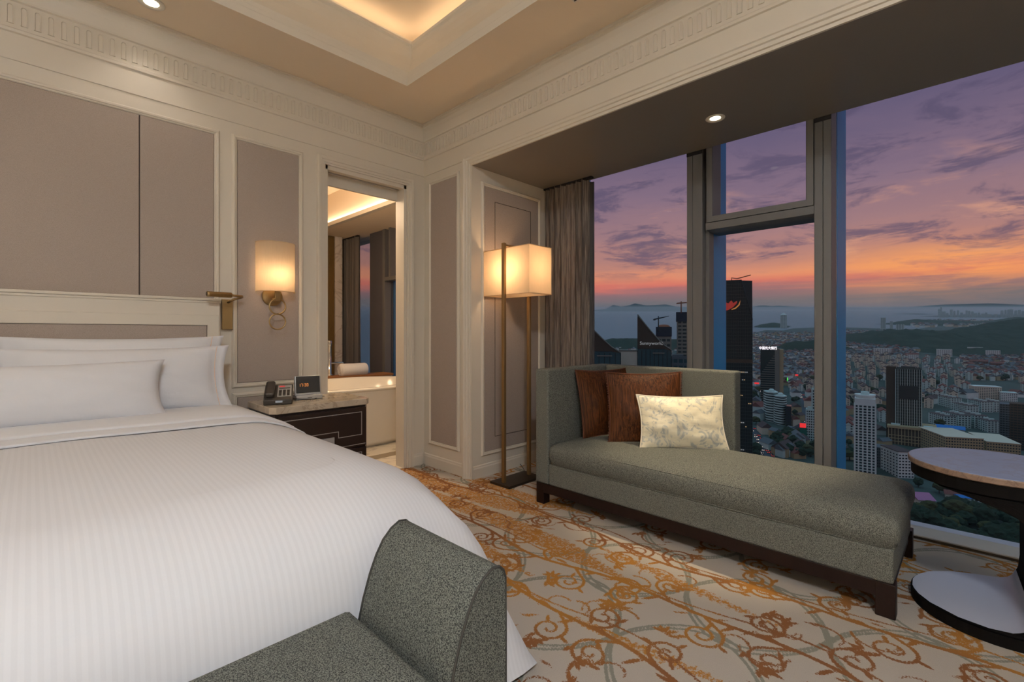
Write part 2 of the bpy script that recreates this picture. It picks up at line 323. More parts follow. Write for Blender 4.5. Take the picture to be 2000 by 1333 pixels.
# ------------------------------------------------------------------ object helpers
def tag(o, label=None, cat=None, group=None, kind=None):
    if label: o['label'] = label
    if cat: o['category'] = cat
    if group: o['group'] = group
    if kind: o['kind'] = kind
    return o
def empty(name, loc=(0, 0, 0), rz=0, parent=None):
    o = bpy.data.objects.new(name, None); COL.objects.link(o); o.location = loc; o.rotation_euler = (0, 0, rz)
    o.empty_display_size = 0.1
    if parent: o.parent = parent
    return o
class B:
    """mesh builder on bmesh; several materials allowed"""
    def __init__(s): s.bm = bmesh.new(); s.mats = []
    def mi(s, m):
        if m not in s.mats: s.mats.append(m)
        return s.mats.index(m)
    def box(s, x0, x1, y0, y1, z0, z1, m, bev=0.0, seg=2, mat4=None):
        vs = [s.bm.verts.new(Vector(c)) for c in ((x0, y0, z0), (x1, y0, z0), (x1, y1, z0), (x0, y1, z0), (x0, y0, z1), (x1, y0, z1), (x1, y1, z1), (x0, y1, z1))]
        fs = [s.bm.faces.new([vs[i] for i in q]) for q in ((0, 3, 2, 1), (4, 5, 6, 7), (0, 1, 5, 4), (1, 2, 6, 5), (2, 3, 7, 6), (3, 0, 4, 7))]
        k = s.mi(m)
        for f in fs: f.material_index = k
        if bev > 0:
            es = set(e for f in fs for e in f.edges)
            r = bmesh.ops.bevel(s.bm, geom=list(es), offset=bev, segments=seg, profile=0.6, affect='EDGES')
            for f in r['faces']: f.material_index = k; f.smooth = True
            vs = list(set(v for f in r['faces'] for v in f.verts) | set(v for v in vs if v.is_valid))
        if mat4 is not None: bmesh.ops.transform(s.bm, matrix=mat4, verts=[v for v in vs if v.is_valid])
        return vs
    def loft(s, rings, m, closed=True, cap0=False, cap1=False, smooth=True):
        k = s.mi(m); R = [[s.bm.verts.new(Vector(p)) for p in r] for r in rings]; n = len(R[0])
        for a, b in zip(R, R[1:]):
            for i in range(n if closed else n-1):
                j = (i+1) % n
                try:
                    f = s.bm.faces.new((a[i], a[j], b[j], b[i])); f.material_index = k; f.smooth = smooth
                except ValueError: pass
        if cap0: f = s.bm.faces.new(R[0][::-1]); f.material_index = k
        if cap1: f = s.bm.faces.new(R[-1]); f.material_index = k
        return R
    def lathe(s, prof, m, c=(0, 0, 0), n=24, cap0=False, cap1=False, smooth=True, axis='z', sx=1, sy=1):
        rings = []
        for r, z in prof:
            ring = []
            for i in range(n):
                a = 2*PI*i/n; p = Vector((r*math.cos(a)*sx, r*math.sin(a)*sy, z))
                if axis == 'y': p = Vector((p.x, -p.z, p.y))
                elif axis == 'x': p = Vector((p.z, p.y, p.x))
                ring.append(p + Vector(c))
            rings.append(ring)
        return s.loft(rings, m, True, cap0, cap1, smooth)
    def tube(s, pts, r, m, n=8, closed=False, caps=True):
        pts = [Vector(p) for p in pts]; rings = []; L = len(pts); up = None
        for i, p in enumerate(pts):
            a = pts[(i-1) % L] if (closed or i > 0) else p; b = pts[(i+1) % L] if (closed or i < L-1) else p
            d = (b-a).normalized()
            if up is None: up = Vector((0, 0, 1)) if abs(d.z) < 0.9 else Vector((1, 0, 0))
            x = d.cross(up).normalized(); y = x.cross(d).normalized(); up = y
            rr = r[i] if isinstance(r, (list, tuple)) else r
            rings.append([p + (x*math.cos(2*PI*k/n) + y*math.sin(2*PI*k/n))*rr for k in range(n)])
        if closed: rings.append(rings[0]); s.loft(rings, m, True)
        else: s.loft(rings, m, True, caps, caps)
    def poly(s, pts, m):
        f = s.bm.faces.new([s.bm.verts.new(Vector(p)) for p in pts]); f.material_index = s.mi(m); return f
    def prism(s, pts2, z0, z1, m, smooth=False, plane='xy'):
        def P(a, b, c): return (a, b, c) if plane == 'xy' else ((a, c, b) if plane == 'xz' else (c, a, b))
        s.loft([[P(a, b, z0) for a, b in pts2], [P(a, b, z1) for a, b in pts2]], m, True, True, True, smooth)
    def obj(s, name, parent=None, loc=None, rot=None, smooth_angle=None, weld=True):
        if weld: bmesh.ops.remove_doubles(s.bm, verts=s.bm.verts, dist=1e-5)
        bmesh.ops.recalc_face_normals(s.bm, faces=s.bm.faces)
        me = bpy.data.meshes.new(name); s.bm.to_mesh(me); s.bm.free()
        for m in s.mats: me.materials.append(m)
        o = bpy.data.objects.new(name, me); COL.objects.link(o)
        if parent: o.parent = parent
        if loc is not None: o.location = loc
        if rot is not None: o.rotation_euler = rot
        return o
def bx(name, dims, m, parent=None, bev=0.0, seg=2, **kw):
    b = B(); b.box(*dims, m, bev, seg); return b.obj(name, parent, **kw)
def ring(b, U, V, N, O, u0, u1, v0, v1, prof, m, sides=4, smooth=False):
    """sweep profile [(outward offset, height along N)] round a rectangle on plane O+uU+vV; sides=3 leaves the v0 side open"""
    U, V, N, O = map(Vector, (U, V, N, O))
    rows = []
    for o, h in prof:
        if sides == 4: cs = [(u0-o, v0-o), (u1+o, v0-o), (u1+o, v1+o), (u0-o, v1+o)]
        else: cs = [(u0-o, v0), (u0-o, v1+o), (u1+o, v1+o), (u1+o, v0)]
        rows.append([O + U*u + V*v + N*h for u, v in cs])
    b.loft(rows, m, sides == 4, False, False, smooth)
def copy_tree(o, parent=None):
    c = o.copy(); COL.objects.link(c)
    if parent: c.parent = parent
    for ch in list(o.children): copy_tree(ch, c)
    return c
def mesh_text(name, body, size, m, parent=None, loc=(0, 0, 0), rot=(0, 0, 0), ext=0.0, bold=0.0, align='CENTER'):
    cu = bpy.data.curves.new(name, 'FONT'); cu.body = body; cu.size = size; cu.extrude = ext; cu.offset = bold; cu.align_x = align; cu.align_y = 'CENTER'
    cu.resolution_u = 3
    t = bpy.data.objects.new(name+'_t', cu); COL.objects.link(t)
    dg = bpy.context.evaluated_depsgraph_get(); me = bpy.data.meshes.new_from_object(t.evaluated_get(dg))
    bpy.data.objects.remove(t); bpy.data.curves.remove(cu)
    me.materials.clear(); me.materials.append(m)
    o = bpy.data.objects.new(name, me); COL.objects.link(o)
    if parent: o.parent = parent
    o.location = loc; o.rotation_euler = rot
    return o
def struct(o, label=None): o['kind'] = 'structure'; return tag(o, label)

# room numbers
XW, YH, YB = 2.37, 3.38, 2.745      # window-side wall, headboard wall, bay side wall
X0, Y0 = -2.9, -2.7
XG = 3.455                          # glass plane
ZS = 2.89                           # ceiling border
ZC = 3.42
ZB = 2.41                           # bay soffit
ZT = ZB+.19                         # top of glass, above the soffit edge
# ------------------------------------------------------------------ floor with scroll carpet
def build_floor():
    gx0, gx1, gy0, gy1, st = 0.3, 3.386, -1.0, 3.39, 0.0085
    nx = int((gx1-gx0)/st)+1; ny = int((gy1-gy0)/st)+1
    xs = np.linspace(gx0, gx1, nx); ys = np.linspace(gy0, gy1, ny)
    X, Y = np.meshgrid(xs, ys); dx = xs[1]-xs[0]; dy = ys[1]-ys[0]
    vine = np.full(X.shape, 0.08); lat = np.full(X.shape, 0.08); band = np.full(X.shape, 0.3)
    rnd = random.Random(3)
    r3 = random.Random(8)
    def stamp(F, px, py, w, R=0.045):
        i0 = int((px-R-gx0)/dx); i1 = int((px+R-gx0)/dx)+2; j0 = int((py-R-gy0)/dy); j1 = int((py+R-gy0)/dy)+2
        i0 = max(i0, 0); j0 = max(j0, 0); i1 = min(i1, nx); j1 = min(j1, ny)
        if i0 >= i1 or j0 >= j1: return
        s = F[j0:j1, i0:i1]
        np.minimum(s, np.hypot(X[j0:j1, i0:i1]-px, Y[j0:j1, i0:i1]-py)-w, out=s)
    def stroke(F, pts, w0, w1, step=0.008):
        n_ = len(pts)
        L = [0.0]
        for a, b in zip(pts, pts[1:]): L.append(L[-1]+math.hypot(b[0]-a[0], b[1]-a[1]))
        T = L[-1]
        k = 0; s = 0.0
        while s < T:
            while k < n_-2 and L[k+1] < s: k += 1
            f = (s-L[k])/max(L[k+1]-L[k], 1e-6); a, b = pts[k], pts[k+1]; q = s/T
            stamp(F, a[0]+(b[0]-a[0])*f, a[1]+(b[1]-a[1])*f, w0+(w1-w0)*q)
            s += step
    def leaf(x, y, ang, ln, w):
        n_ = 10
        for i in range(n_):
            q = i/(n_-1); bend = 0.4*math.sin(q*2)
            stamp(vine, x+math.cos(ang+bend)*ln*q, y+math.sin(ang+bend)*ln*q, w*math.sin(PI*min(q*0.9+0.08, 1)))
    def spiral(x, y, ang, hand, R, turns=1.75, lead=0.10):
        # curve leaving (x,y) at ang, closing into a spiral
        pts = []; cx = x+math.cos(ang)*lead - math.sin(ang)*hand*R; cy = y+math.sin(ang)*lead + math.cos(ang)*hand*R
        pts.append((x, y))
        a0 = math.atan2(y+math.sin(ang)*lead-cy, x+math.cos(ang)*lead-cx); n_ = 46
        for i in range(n_+1):
            q = i/n_; r = R*(1-0.86*q); a = a0 + hand*turns*2*PI*q
            pts.append((cx+r*math.cos(a), cy+r*math.sin(a)))
        stroke(vine, pts, 0.0080, 0.0062)
        for q in (0.12, 0.3, 0.5):
            i = int(q*n_)+1; leaf(pts[i][0], pts[i][1], math.atan2(pts[i][1]-cy, pts[i][0]-cx)+hand*0.7, 0.05, 0.0085)
    for si, sx in enumerate((0.70, 1.08, 1.46, 1.84, 2.22, 2.60, 2.98, 3.30)):
        ph = si*1.9
        fx = lambda y: sx+0.045*math.sin(y*3.1+ph)+0.02*math.sin(y*7.7+ph*2)
        stroke(vine, [(fx(y), y) for y in np.arange(-1.0, 3.4, 0.02)], 0.010, 0.010)
        stroke(vine, [(fx(y)+0.05+0.03*math.sin(y*5+ph), y) for y in np.arange(-1.0, 3.4, 0.02)], 0.006, 0.006)
        y = -1.0+0.11*si; k = 0
        while y < 3.4:
            hand = 1 if k % 2 else -1; side = -hand
            R = rnd.uniform(0.06, 0.085)
            dirn = 1 if (k//2) % 2 else -1
            ang = (PI/2 if dirn > 0 else -PI/2) - side*dirn*0.6
            spiral(fx(y), y, ang, -side*dirn*1.0 if rnd.random() < 0.75 else side*dirn, R, rnd.uniform(1.5, 2.1), rnd.uniform(0.05, 0.12))
            if rnd.random() < 0.8:
                a2 = rnd.uniform(0, 6.28); xx = fx(y)+side*0.19; yy = y+rnd.uniform(-.08, .08)
                for q in range(5): leaf(xx, yy, a2+q*0.75, rnd.uniform(0.04, 0.07), 0.0085)
            leaf(fx(y), y+0.05, PI/2+side*0.5, 0.09, 0.010)
            y += rnd.uniform(0.135, 0.18); k += 1
    for k in range(420):
        x = r3.uniform(.6, 3.38); y = r3.uniform(-.9, 3.38); a = r3.choice((PI/2, -PI/2))+r3.uniform(-.7, .7)
        if r3.random() < .5: leaf(x, y, a, r3.uniform(.05, .10), .0065)
        else:
            R_ = r3.uniform(.03, .06); h_ = r3.choice((1, -1))
            stroke(vine, [(x+R_*math.cos(a+h_*q*.35)*(1+q*.10), y+R_*math.sin(a+h_*q*.35)*(1+q*.10)) for q in range(9)], .0045, .0065)
    # grey double lines: interlaced ogees
    for k in range(-1, 7):
        for hand in (1, -1):
            for off in (0, 0.030):
                pts = []
                for y in np.arange(-1.0, 3.4, 0.025):
                    s = math.sin(y*2*PI/1.05 + (0 if hand > 0 else PI) + k*0.3)
                    x = 0.45+k*0.52 + 0.27*math.copysign(abs(s)**0.7, s)+off
                    pts.append((x, y))
                stroke(lat, pts, 0.0065, 0.0065, 0.007)
    # ochre bands near the head of the room
    for bxx, y0, y1, w_ in ((1.05, 1.2, 3.4, .05), (1.38, 1.5, 3.4, .07), (1.66, 1.3, 3.4, .05), (1.92, 1.0, 3.4, .075), (2.17, 1.7, 3.4, .09), (2.42, 1.5, 3.4, .06), (1.52, 0.2, 1.0, .02), (2.05, 0.3, 1.2, .025)):
        c = bxx+0.05*np.sin(Y*2.2+bxx*5); e = np.clip((Y-y0)/0.5, 0, 1)*np.clip((y1+.5-Y)/0.5, 0, 1)
        np.minimum(band, np.abs(X-c)-w_*e+0.02*(1-e), out=band)
    co = np.zeros((nx*ny, 3), np.float32); co[:, 0] = X.ravel(); co[:, 1] = Y.ravel()
    idx = np.arange(nx*ny).reshape(ny, nx)
    q = np.stack([idx[:-1, :-1], idx[:-1, 1:], idx[1:, 1:], idx[1:, :-1]], -1).reshape(-1, 4)
    me = bpy.data.meshes.new('carpet'); me.vertices.add(nx*ny); me.vertices.foreach_set('co', co.ravel())
    me.loops.add(q.size); me.loops.foreach_set('vertex_index', q.ravel().astype(np.int32))
    me.polygons.add(len(q)); me.polygons.foreach_set('loop_start', np.arange(0, q.size, 4, dtype=np.int32))
    me.update(calc_edges=True)
    for nm, F in (('vine', vine), ('lattice', lat), ('band', band)):
        a = me.attributes.new(nm, 'FLOAT', 'POINT'); a.data.foreach_set('value', F.ravel().astype(np.float32))
    me.materials.append(M['carpet'])
    fl = empty('floor'); struct(fl, 'bedroom floor with beige carpet of rust and ochre scrolls')
    c = bpy.data.objects.new('carpet', me); COL.objects.link(c); c.parent = fl
    b = B(); b.box(X0-.15, gx0, Y0-.15, YH+.12, -0.12, 0.0, M['carpet_plain']); b.box(gx0, 3.5, Y0-.15, gy0, -0.12, 0.0, M['carpet_plain'])
    b.box(gx0, 3.5, gy0, YH, -0.12, -0.004, M['carpet_plain']); b.obj('carpet_underlay', fl)
build_floor()

# ------------------------------------------------------------------ walls
P = M['paint']; UPH = M['upholstery']
MOLD = [(-.001, 0.0), (-.001, .006), (.004, .010), (.008, .010), (.012, .016), (.02, .017), (.026, .012), (.030, .004), (.030, 0.0)]
def panel_on(parent, O, U, V, N, u0, u1, v0, v1, splits=(), seam=True):
    """upholstered panel(s) inside a moulding"""
    O, U, V, N = map(Vector, (O, U, V, N))
    b = B(); ring(b, U, V, N, O, u0, u1, v0, v1, MOLD, P); b.obj('panel_moulding', parent)
    edges = [u0] + list(splits) + [u1]
    def slab(bb, a, c, d, e, h0, h1, m, bev=0):
        pts = [(a, d), (c, d), (c, e), (a, e)]
        rows = [[O+U*u+V*v+N*h0 for u, v in pts]]
        cu, cv = (a+c)/2, (d+e)/2
        rows.append([O+U*u+V*v+N*(h1-bev) for u, v in pts])
        rows.append([O+U*(u-bev*math.copysign(1, u-cu))+V*(v-bev*math.copysign(1, v-cv))+N*h1 for u, v in pts])
        bb.loft(rows, m, True, True, True, False)
    b = B(); slab(b, u0, u1, v0, v1, 0.0, 0.002, M['seam']); b.obj('panel_seam', parent)
    for a, c in zip(edges, edges[1:]):
        b = B(); g = 0.0025; slab(b, a+g, c-g, v0+g, v1-g, 0.0, 0.010, UPH, 0.003); b.obj('upholstered_panel', parent)

# headboard wall with door opening
DX0, DX1, DZ = 1.50, 2.19, 2.355
wb = empty('wall_back'); struct(wb, 'cream panelled headboard wall with taupe fabric panels')
b = B()
b.box(X0-.15, DX0, YH, YH+.12, 0, ZC+.1, P); b.box(DX1, XW+.12, YH, YH+.12, 0, ZC+.1, P); b.box(DX0, DX1, YH, YH+.12, DZ, ZC+.1, P)
b.obj('wall_surface', wb)
NY = (0, -1, 0)
panel_on(wb, (0, YH, 0), (1, 0, 0), (0, 0, 1), NY, -1.20, .798, 1.335, 2.362, (-.80, .43,))
panel_on(wb, (0, YH, 0), (1, 0, 0), (0, 0, 1), NY, .925, 1.312, .80, 2.367)
panel_on(wb, (0, YH, 0), (1, 0, 0), (0, 0, 1), NY, .925, 1.312, .20, .71)
panel_on(wb, (0, YH, 0), (1, 0, 0), (0, 0, 1), NY, -1.71, -1.325, .80, 2.367)
# door casing
CAS = [(0, -.02), (0, .012), (.012, .014), (.014, .020), (.03, .022), (.034, .028), (.055, .030), (.060, .024), (.062, 0)]
d1 = empty('door_1'); struct(d1, 'open doorway from bedroom into the bathroom')
b = B(); ring(b, (1, 0, 0), (0, 0, 1), NY, (0, YH, 0), DX0, DX1, 0, DZ, CAS, P, 3); b.obj('door_casing', d1)
b = B(); b.box(DX0-.001, DX0+.022, YH-.0, YH+.125, 0, DZ, P); b.box(DX1-.022, DX1+.001, YH, YH+.125, 0, DZ, P); b.box(DX0, DX1, YH, YH+.05, DZ-.03, DZ+.001, P)
b.box(DX0, DX1, YH+.08, YH+.125, DZ-.03, DZ+.001, P); b.obj('door_jamb', d1)
bx('door_track', (DX0+.022, DX1-.022, YH+.052, YH+.078, DZ-.018, DZ), M['gasket'], d1)
bx('sliding_door_edge', (DX0+.022, DX0+.036, YH+.045, YH+.085, 0, DZ-.02), P, d1, .003)
bx('edge_pull', (DX0+.034, DX0+.0375, YH+.058, YH+.072, .92, 1.02), M['dark_bronze'], d1)
bx('transom_board', (DX0+.02, DX1-.02, YH+.10, YH+.122, DZ-.115, DZ-.028), P, d1)
# right wall: pilaster part and header above bay
wr = empty('wall_right'); struct(wr, 'cream wall by the window bay with narrow taupe panel')
b = B(); b.box(XW, XW+.12, YB+.002, YH+.12, 0, ZC+.1, P); b.box(XW, XW+.12, Y0-.15, YB+.01, ZB+.002, ZC+.1, P); b.obj('wall_surface', wr)
NXm = (-1, 0, 0)
panel_on(wr, (XW, 0, 0), (0, 1, 0), (0, 0, 1), NXm, 2.93, 3.272, .215, 2.375)
b = B(); ring(b, (0, 1, 0), (0, 0, 1), NXm, (XW, 0, 0), -2.55, YB, 0, ZB, [(0, 0), (0, .012), (.015, .014), (.018, .022), (.035, .024), (.04, .032), (.055, .034), (.06, .040), (.08, .040), (.085, .03), (.088, 0)], P, 3); b.obj('bay_casing', wr)
# bay side wall
wy = empty('wall_bay'); struct(wy, 'cream side wall of the window bay with taupe panel')
bx('wall_surface', (XW, XG+.05, YB, YB+.12, 0, ZT), P, wy)
panel_on(wy, (0, YB, 0), (1, 0, 0), (0, 0, 1), NY, 2.487, 3.125, .19, 2.28)
b = B(); ring(b, (1, 0, 0), (0, 0, 1), NY, (0, YB, 0), 2.60, 3.02, .30, 2.17, [(0, .0095), (0, .0118), (.002, .0122), (.004, .0118), (.004, .0095)], M['seam']); b.obj('panel_seam', wy)
# bay soffit + far end + wall above the glass
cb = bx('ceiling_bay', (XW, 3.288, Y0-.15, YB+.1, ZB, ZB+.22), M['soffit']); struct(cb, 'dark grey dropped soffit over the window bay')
we = bx('wall_bay_end', (XW, XG+.05, Y0-.15, Y0, 0, ZB), P); struct(we)
wl = bx('wall_left', (X0-.15, X0, Y0-.15, YH+.12, 0, ZC+.1), P); struct(wl)
wf = bx('wall_front', (X0, XW, Y0-.15, Y0, 0, ZC+.1), P); struct(wf)
# baseboards
BP = [(0, 0), (.014, 0), (.014, .075), (.010, .085), (.010, .092), (.004, .098), (0, .098)]
def baseboard(name, pts):
    b = B(); rows = []
    for x, y, nx_, ny_ in pts: rows.append([(x+nx_*o, y+ny_*o, z) for o, z in BP])
    b.loft(rows, P, False, smooth=False)
    o = b.obj(name); struct(o)
baseboard('baseboard_right', [(XW, YH-.01, -1, -1), (XW, YB+.085, -1, 0)])
baseboard('baseboard_bay', [(XW+.0, YB, 0, -1), (3.30, YB, 0, -1)])
baseboard('baseboard_back', [(.83, YH, 0, -1), (DX0-.062, YH, 0, -1)])
baseboard('baseboard_door', [(DX1+.062, YH, 0, -1), (XW-.01, YH, -1, -1)])

# cornice with flutes (profile: inward offset, height)
def room_ring(prof, m, name, parent=None):
    b = B(); ring(b, (1, 0, 0), (0, 1, 0), (0, 0, 1), (0, 0, 0), X0, XW, Y0, YH, [(-o, z) for o, z in prof], m); return b.obj(name, parent)
tr = empty('trim_1'); struct(tr, 'white fluted cornice running round the ceiling')
room_ring([(0, 2.468), (.006, 2.470), (.006, 2.600), (.016, 2.604), (.018, 2.618), (.012, 2.624), (.012, 2.752), (.022, 2.757), (.022, 2.768), (.026, 2.79), (.032, 2.825), (.042, 2.855), (.048, 2.862), (.048, 2.876), (.056, 2.880), (.056, ZS+.01)], P, 'cornice_moulding', tr)
def flute_mesh():
    b = B(); w_, z0, z1, n = .0125, 2.642, 2.738, 6
    def outline(s, y):
        pts = []; ww = w_*s; r = ww
        for i in range(n+1):
            a = PI*i/n; pts.append((ww*math.cos(a), -y, (z1-w_)+r*math.sin(a)))
        pts += [(-ww, -y, z0+(1-s)*.012), (ww, -y, z0+(1-s)*.012)]
        return pts
    b.loft([outline(1.0, 0.0), outline(1.0, .0055), outline(.80, .0055), outline(.62, .0004)], P, True, False, True, False)
    me_o = b.obj('flute'); return me_o
f0 = flute_mesh(); f0.parent = tr; f0.location = (XW-.012-.03, YH-.012, 0)
x = XW-.012-.03-.048
while x > -.35:
    f = f0.copy(); COL.objects.link(f); f.location = (x, YH-.012, 0); x -= .048
y = YH-.012-.03
while y > .05:
    f = f0.copy(); COL.objects.link(f); f.location = (XW-.012, y, 0); f.rotation_euler = (0, 0, -PI/2); y -= .048
# ceiling: border, tray fascia, trough for the led strip, tray ceiling
ce = empty('ceiling'); struct(ce, 'tray ceiling with peach border and raised white centre')
m_ = .49
room_ring([(.04, ZS), (m_, ZS)], M['ceiling'], 'ceiling_border', ce)
room_ring([(m_, ZS), (m_, ZS+.045), (m_-.004, ZS+.05), (m_-.004, ZS+.075), (m_-.018, ZS+.085), (m_-.018, ZS+.11), (m_-.03, ZS+.13), (m_-.07, ZS+.20), (m_-.10, ZS+.27), (m_-.115, ZS+.34), (m_-.115, ZS+.37),
           (m_-.105, ZS+.385), (m_-.105, ZS+.405), (m_-.13, ZS+.405), (m_-.13, ZS+.37), (m_-.26, ZS+.37), (m_-.27, ZS+.38), (m_-.27, ZC+.03)], M['tray'], 'tray_fascia', ce)
b = B(); b.box(X0+.1, XW-.1, Y0+.1, YH-.1, ZC+.005, ZC+.06, M['ceiling']); b.obj('tray_ceiling', ce)
room_ring([(.66, ZC+.006), (.66, ZC-.008), (.675, ZC-.016), (.70, ZC-.016), (.71, ZC-.008), (.73, ZC-.008), (.735, ZC+.006)], M['tray'], 'ceiling_moulding', ce)
# cove strips
zc = ZS+.385
for nm, (xa, ya, L, rz) in {'a': (XW-m_+.20, (Y0+YH)/2, YH-Y0-.7, PI/2), 'b': (X0+m_-.20, (Y0+YH)/2, YH-Y0-.7, PI/2), 'c': ((X0+XW)/2, YH-m_+.20, XW-X0-.7, 0), 'd': ((X0+XW)/2, Y0+m_-.20, XW-X0-.7, 0)}.items():
    light('AREA', 'cove_light', (xa, ya, zc+.012), P_COVE*L/6, WARM, (PI, 0, rz), shape='RECTANGLE', size=L, size_y=.05)
# downlights
def downlight(name, x, y, z, label, energy, color, size_deg=110, blend=.8, r=.045, tilt=None, vis=True):
    e = empty(name, (x, y, z)); tag(e, label, 'ceiling light')
    b = B(); b.lathe([(r*.72, .004), (r*.80, -.002), (r*1.25, -.006), (r*1.35, -.003), (r*1.36, .001)], M['tray'], n=28); b.obj('trim_ring', e)
    b = B(); b.lathe([(0.0005, -.0015), (r*.5, -.002), (r*.76, -.001)], M['lamp_disc'], n=24); b.obj('lamp_lens', e)
    l = light('SPOT', 'spot_lamp', (0, 0, -.02), energy, color, (0, 0, 0), spot_size=math.radians(size_deg), spot_blend=blend, shadow_soft_size=.03)
    l.parent = e
    if tilt: l.rotation_euler = tilt
    return e
for i, (xx, yy, lb) in enumerate([(.45, 3.14, 'round recessed downlight in peach ceiling border above the bed'),
    (-.85, 3.14, None), (-2.2, 3.14, None), (1.95, -.6, None), (1.95, -2.2, None), (.4, -2.45, None), (-1.5, -2.45, None), (-2.65, 1.3, None), (-2.65, -.8, None)]):  # all but the first are added out of frame for even brightness
    downlight('recessed_downlight', xx, yy, ZS, lb or 'round recessed downlight added in ceiling border out of frame, number %s from the bed' % ('two', 'three', 'four', 'five', 'six', 'seven', 'eight', 'nine')[i-1] if not lb else lb, P_DOWN, SOFTW)
downlight('recessed_downlight', 2.865, 1.103, ZB, 'small recessed downlight in dark bay soffit above the chaise', P_BAY, (1, .80, .52), 46, .6, .040)
# drum lamp added above the camera, out of view, as soft fill light
e = empty('added_drum_lamp', (-.5, -.85, 3.10)); tag(e, 'round fabric drum lamp added as fill light in the tray, above the picture', 'ceiling light')
b = B(); b.lathe([(.42, 0), (.42, .16)], M['shade'], n=40); bmesh.ops.solidify(b.bm, geom=b.bm.faces[:], thickness=.004); b.obj('drum_shade', e)
b = B(); b.tube([(0, 0, .10), (0, 0, .32)], .012, M['brass']); b.lathe([(.001, .31), (.07, .31), (.07, .33)], M['brass'], n=20); b.obj('stem', e)
b = B(); b.lathe([(.001, .158), (.41, .158)], M['tray'], n=40); b.obj('top_plate', e)
light('AREA', 'drum_fill_light', (-.5, -.85, 3.095), P_DRUM_FILL, NEUT, (0, 0, 0), shape='DISK', size=.80)
light('POINT', 'drum_fill_uplight', (-.5, -.85, 3.18), P_UP_FILL, NEUT, shadow_soft_size=.2)
# air grille in ceiling border (only its edge shows)
e = empty('air_grille', (1.98, 1.40, ZS)); tag(e, 'dark slotted air grille in ceiling border at top picture edge', 'vent')
bx('grille_frame', (-.05, .05, -.30, .12, -.006, .001), M['tray'], e, .002)
for k in range(6): bx('slat', (-.04+.014*k, -.034+.014*k, -.29, .11, -.009, -.004), M['gasket'], e)

# ------------------------------------------------------------------ window wall
GL = M['glass']; AL = M['alu']; AB = M['alu_sky_tint']
cs = bx('ceiling_slot', (3.27, XG+.08, Y0-.15, YB+.1, ZT, ZT+.1), M['gasket']); struct(cs, 'dark curtain slot above the glass')
def pane(parent, y0, y1, z0, z1, x=XG):
    b = B(); b.box(x-.005, x+.005, y0, y1, z0, z1, GL); return b.obj('pane', parent)
def mullion(parent, y0, y1, line):
    b = B(); b.box(3.30, 3.44, y0, line-.001, 0.0, ZT, AL, .002, 1); b.box(3.302, 3.44, line+.001, y1, 0.0, ZT, AL, .002, 1)
    b.box(3.298, 3.30, y0, y1, ZB-.022, ZT, M['gasket']); b.obj('mullion', parent)
    bx('gasket', (3.44, 3.472, y0+.004, y1-.004, 0.0, ZT), M['gasket'], parent)
    bx('exterior_fin', (3.472, 3.75, y0+.001, y1-.003, -.3, ZB+.25), AB, parent, .002, 1)
w1 = empty('window_1'); struct(w1, 'tall fixed window pane beside the curtain')
mullion(w1, 1.360, 1.473, 1.43); pane(w1, 1.47, 2.745, .04, ZT)
bx('exterior_fin', (3.472, 3.75, 2.62, 2.745, -.3, ZB+.25), AB, w1)
w2 = empty('window_2'); struct(w2, 'narrow window with hinged vent above transom')
mullion(w2, .5975, .685, .640)
bx('transom', (3.30, 3.44, .685, 1.338, 1.842, 1.892), AL, w2, .002, 1)
bx('exterior_transom', (3.46, 3.60, .685, 1.36, 1.85, 1.89), AL, w2)
b = B(); ring(b, (0, 1, 0), (0, 0, 1), (-1, 0, 0), (3.44, 0, 0), .729, 1.290, 1.936, ZT-.04, [(0, -.01), (0, .136), (.003, .14), (.040, .14), (.040, -.01)], AL); b.obj('vent_sash', w2)
pane(w2, .72, 1.30, 1.93, ZT-.03); pane(w2, .68, 1.37, .04, 1.85)
bx('mullion_recess', (3.36, 3.44, 1.336, 1.36, 0, ZT), AL, w2)
w3 = empty('window_3'); struct(w3, 'widest fixed window pane behind the side table')
mullion(w3, -1.05, -.96, -1.0); pane(w3, -.96, .60, .04, ZT); pane(w3, Y0, -1.04, .04, ZT)
sl = empty('window_sill'); struct(sl, 'low white window sill along the glass')
b = B(); b.prism([(3.386, 0.0), (3.386, .018), (3.392, .022), (3.45, .05), (3.52, .052), (3.52, -.3), (3.386, -.3)], Y0, 2.745, M['sill'], plane='xz'); b.obj('sill_slab', sl)
bx('sill_channel', (3.379, 3.386, Y0, 2.745, 0, .012), M['dark_bronze'], sl)
bx('metal_edge', (3.370, 3.379, Y0, 2.745, 0, .004), M['chrome'], sl)

# ------------------------------------------------------------------ curtain
def curtain_mesh(x, ya, yb, z0, z1, folds, amp, m):
    b = B(); n = folds*14; rings = []
    zs = [z0, z0+.3, (z0+z1)/2, z1-.25, z1]
    for z in zs:
        q = (z-z0)/(z1-z0); ring_ = []
        for i in range(n+1):
            u = i/n; a = amp*(1-.35*q)*(1+.5*math.sin(u*9.1+1)); ph = u*folds*2*PI + .6*math.sin(u*13+q*1.1)
            ring_.append((x+a*math.sin(ph), ya+(yb-ya)*u+.25*a*math.sin(2*ph+q), z))
        rings.append(ring_)
    b.loft(rings, m, False)
    bmesh.ops.solidify(b.bm, geom=b.bm.faces[:], thickness=.003)
    return b
ct = empty('window_curtain', (3.22, 2.5, 0)); tag(ct, 'tall grey striped curtain gathered beside the floor lamp', 'curtain')
c_ = curtain_mesh(0, -.22, .235, .02, ZB-.004, 8, .035, M['curtain']).obj('curtain_cloth', ct)
c_ = curtain_mesh(.09, -.21, .235, .02, ZB-.004, 7, .03, M['curtain_bath']).obj('blackout_lining', ct)
bx('curtain_rail', (-.02, .015, -.27, .24, ZB-.014, ZB), M['gasket'], ct)

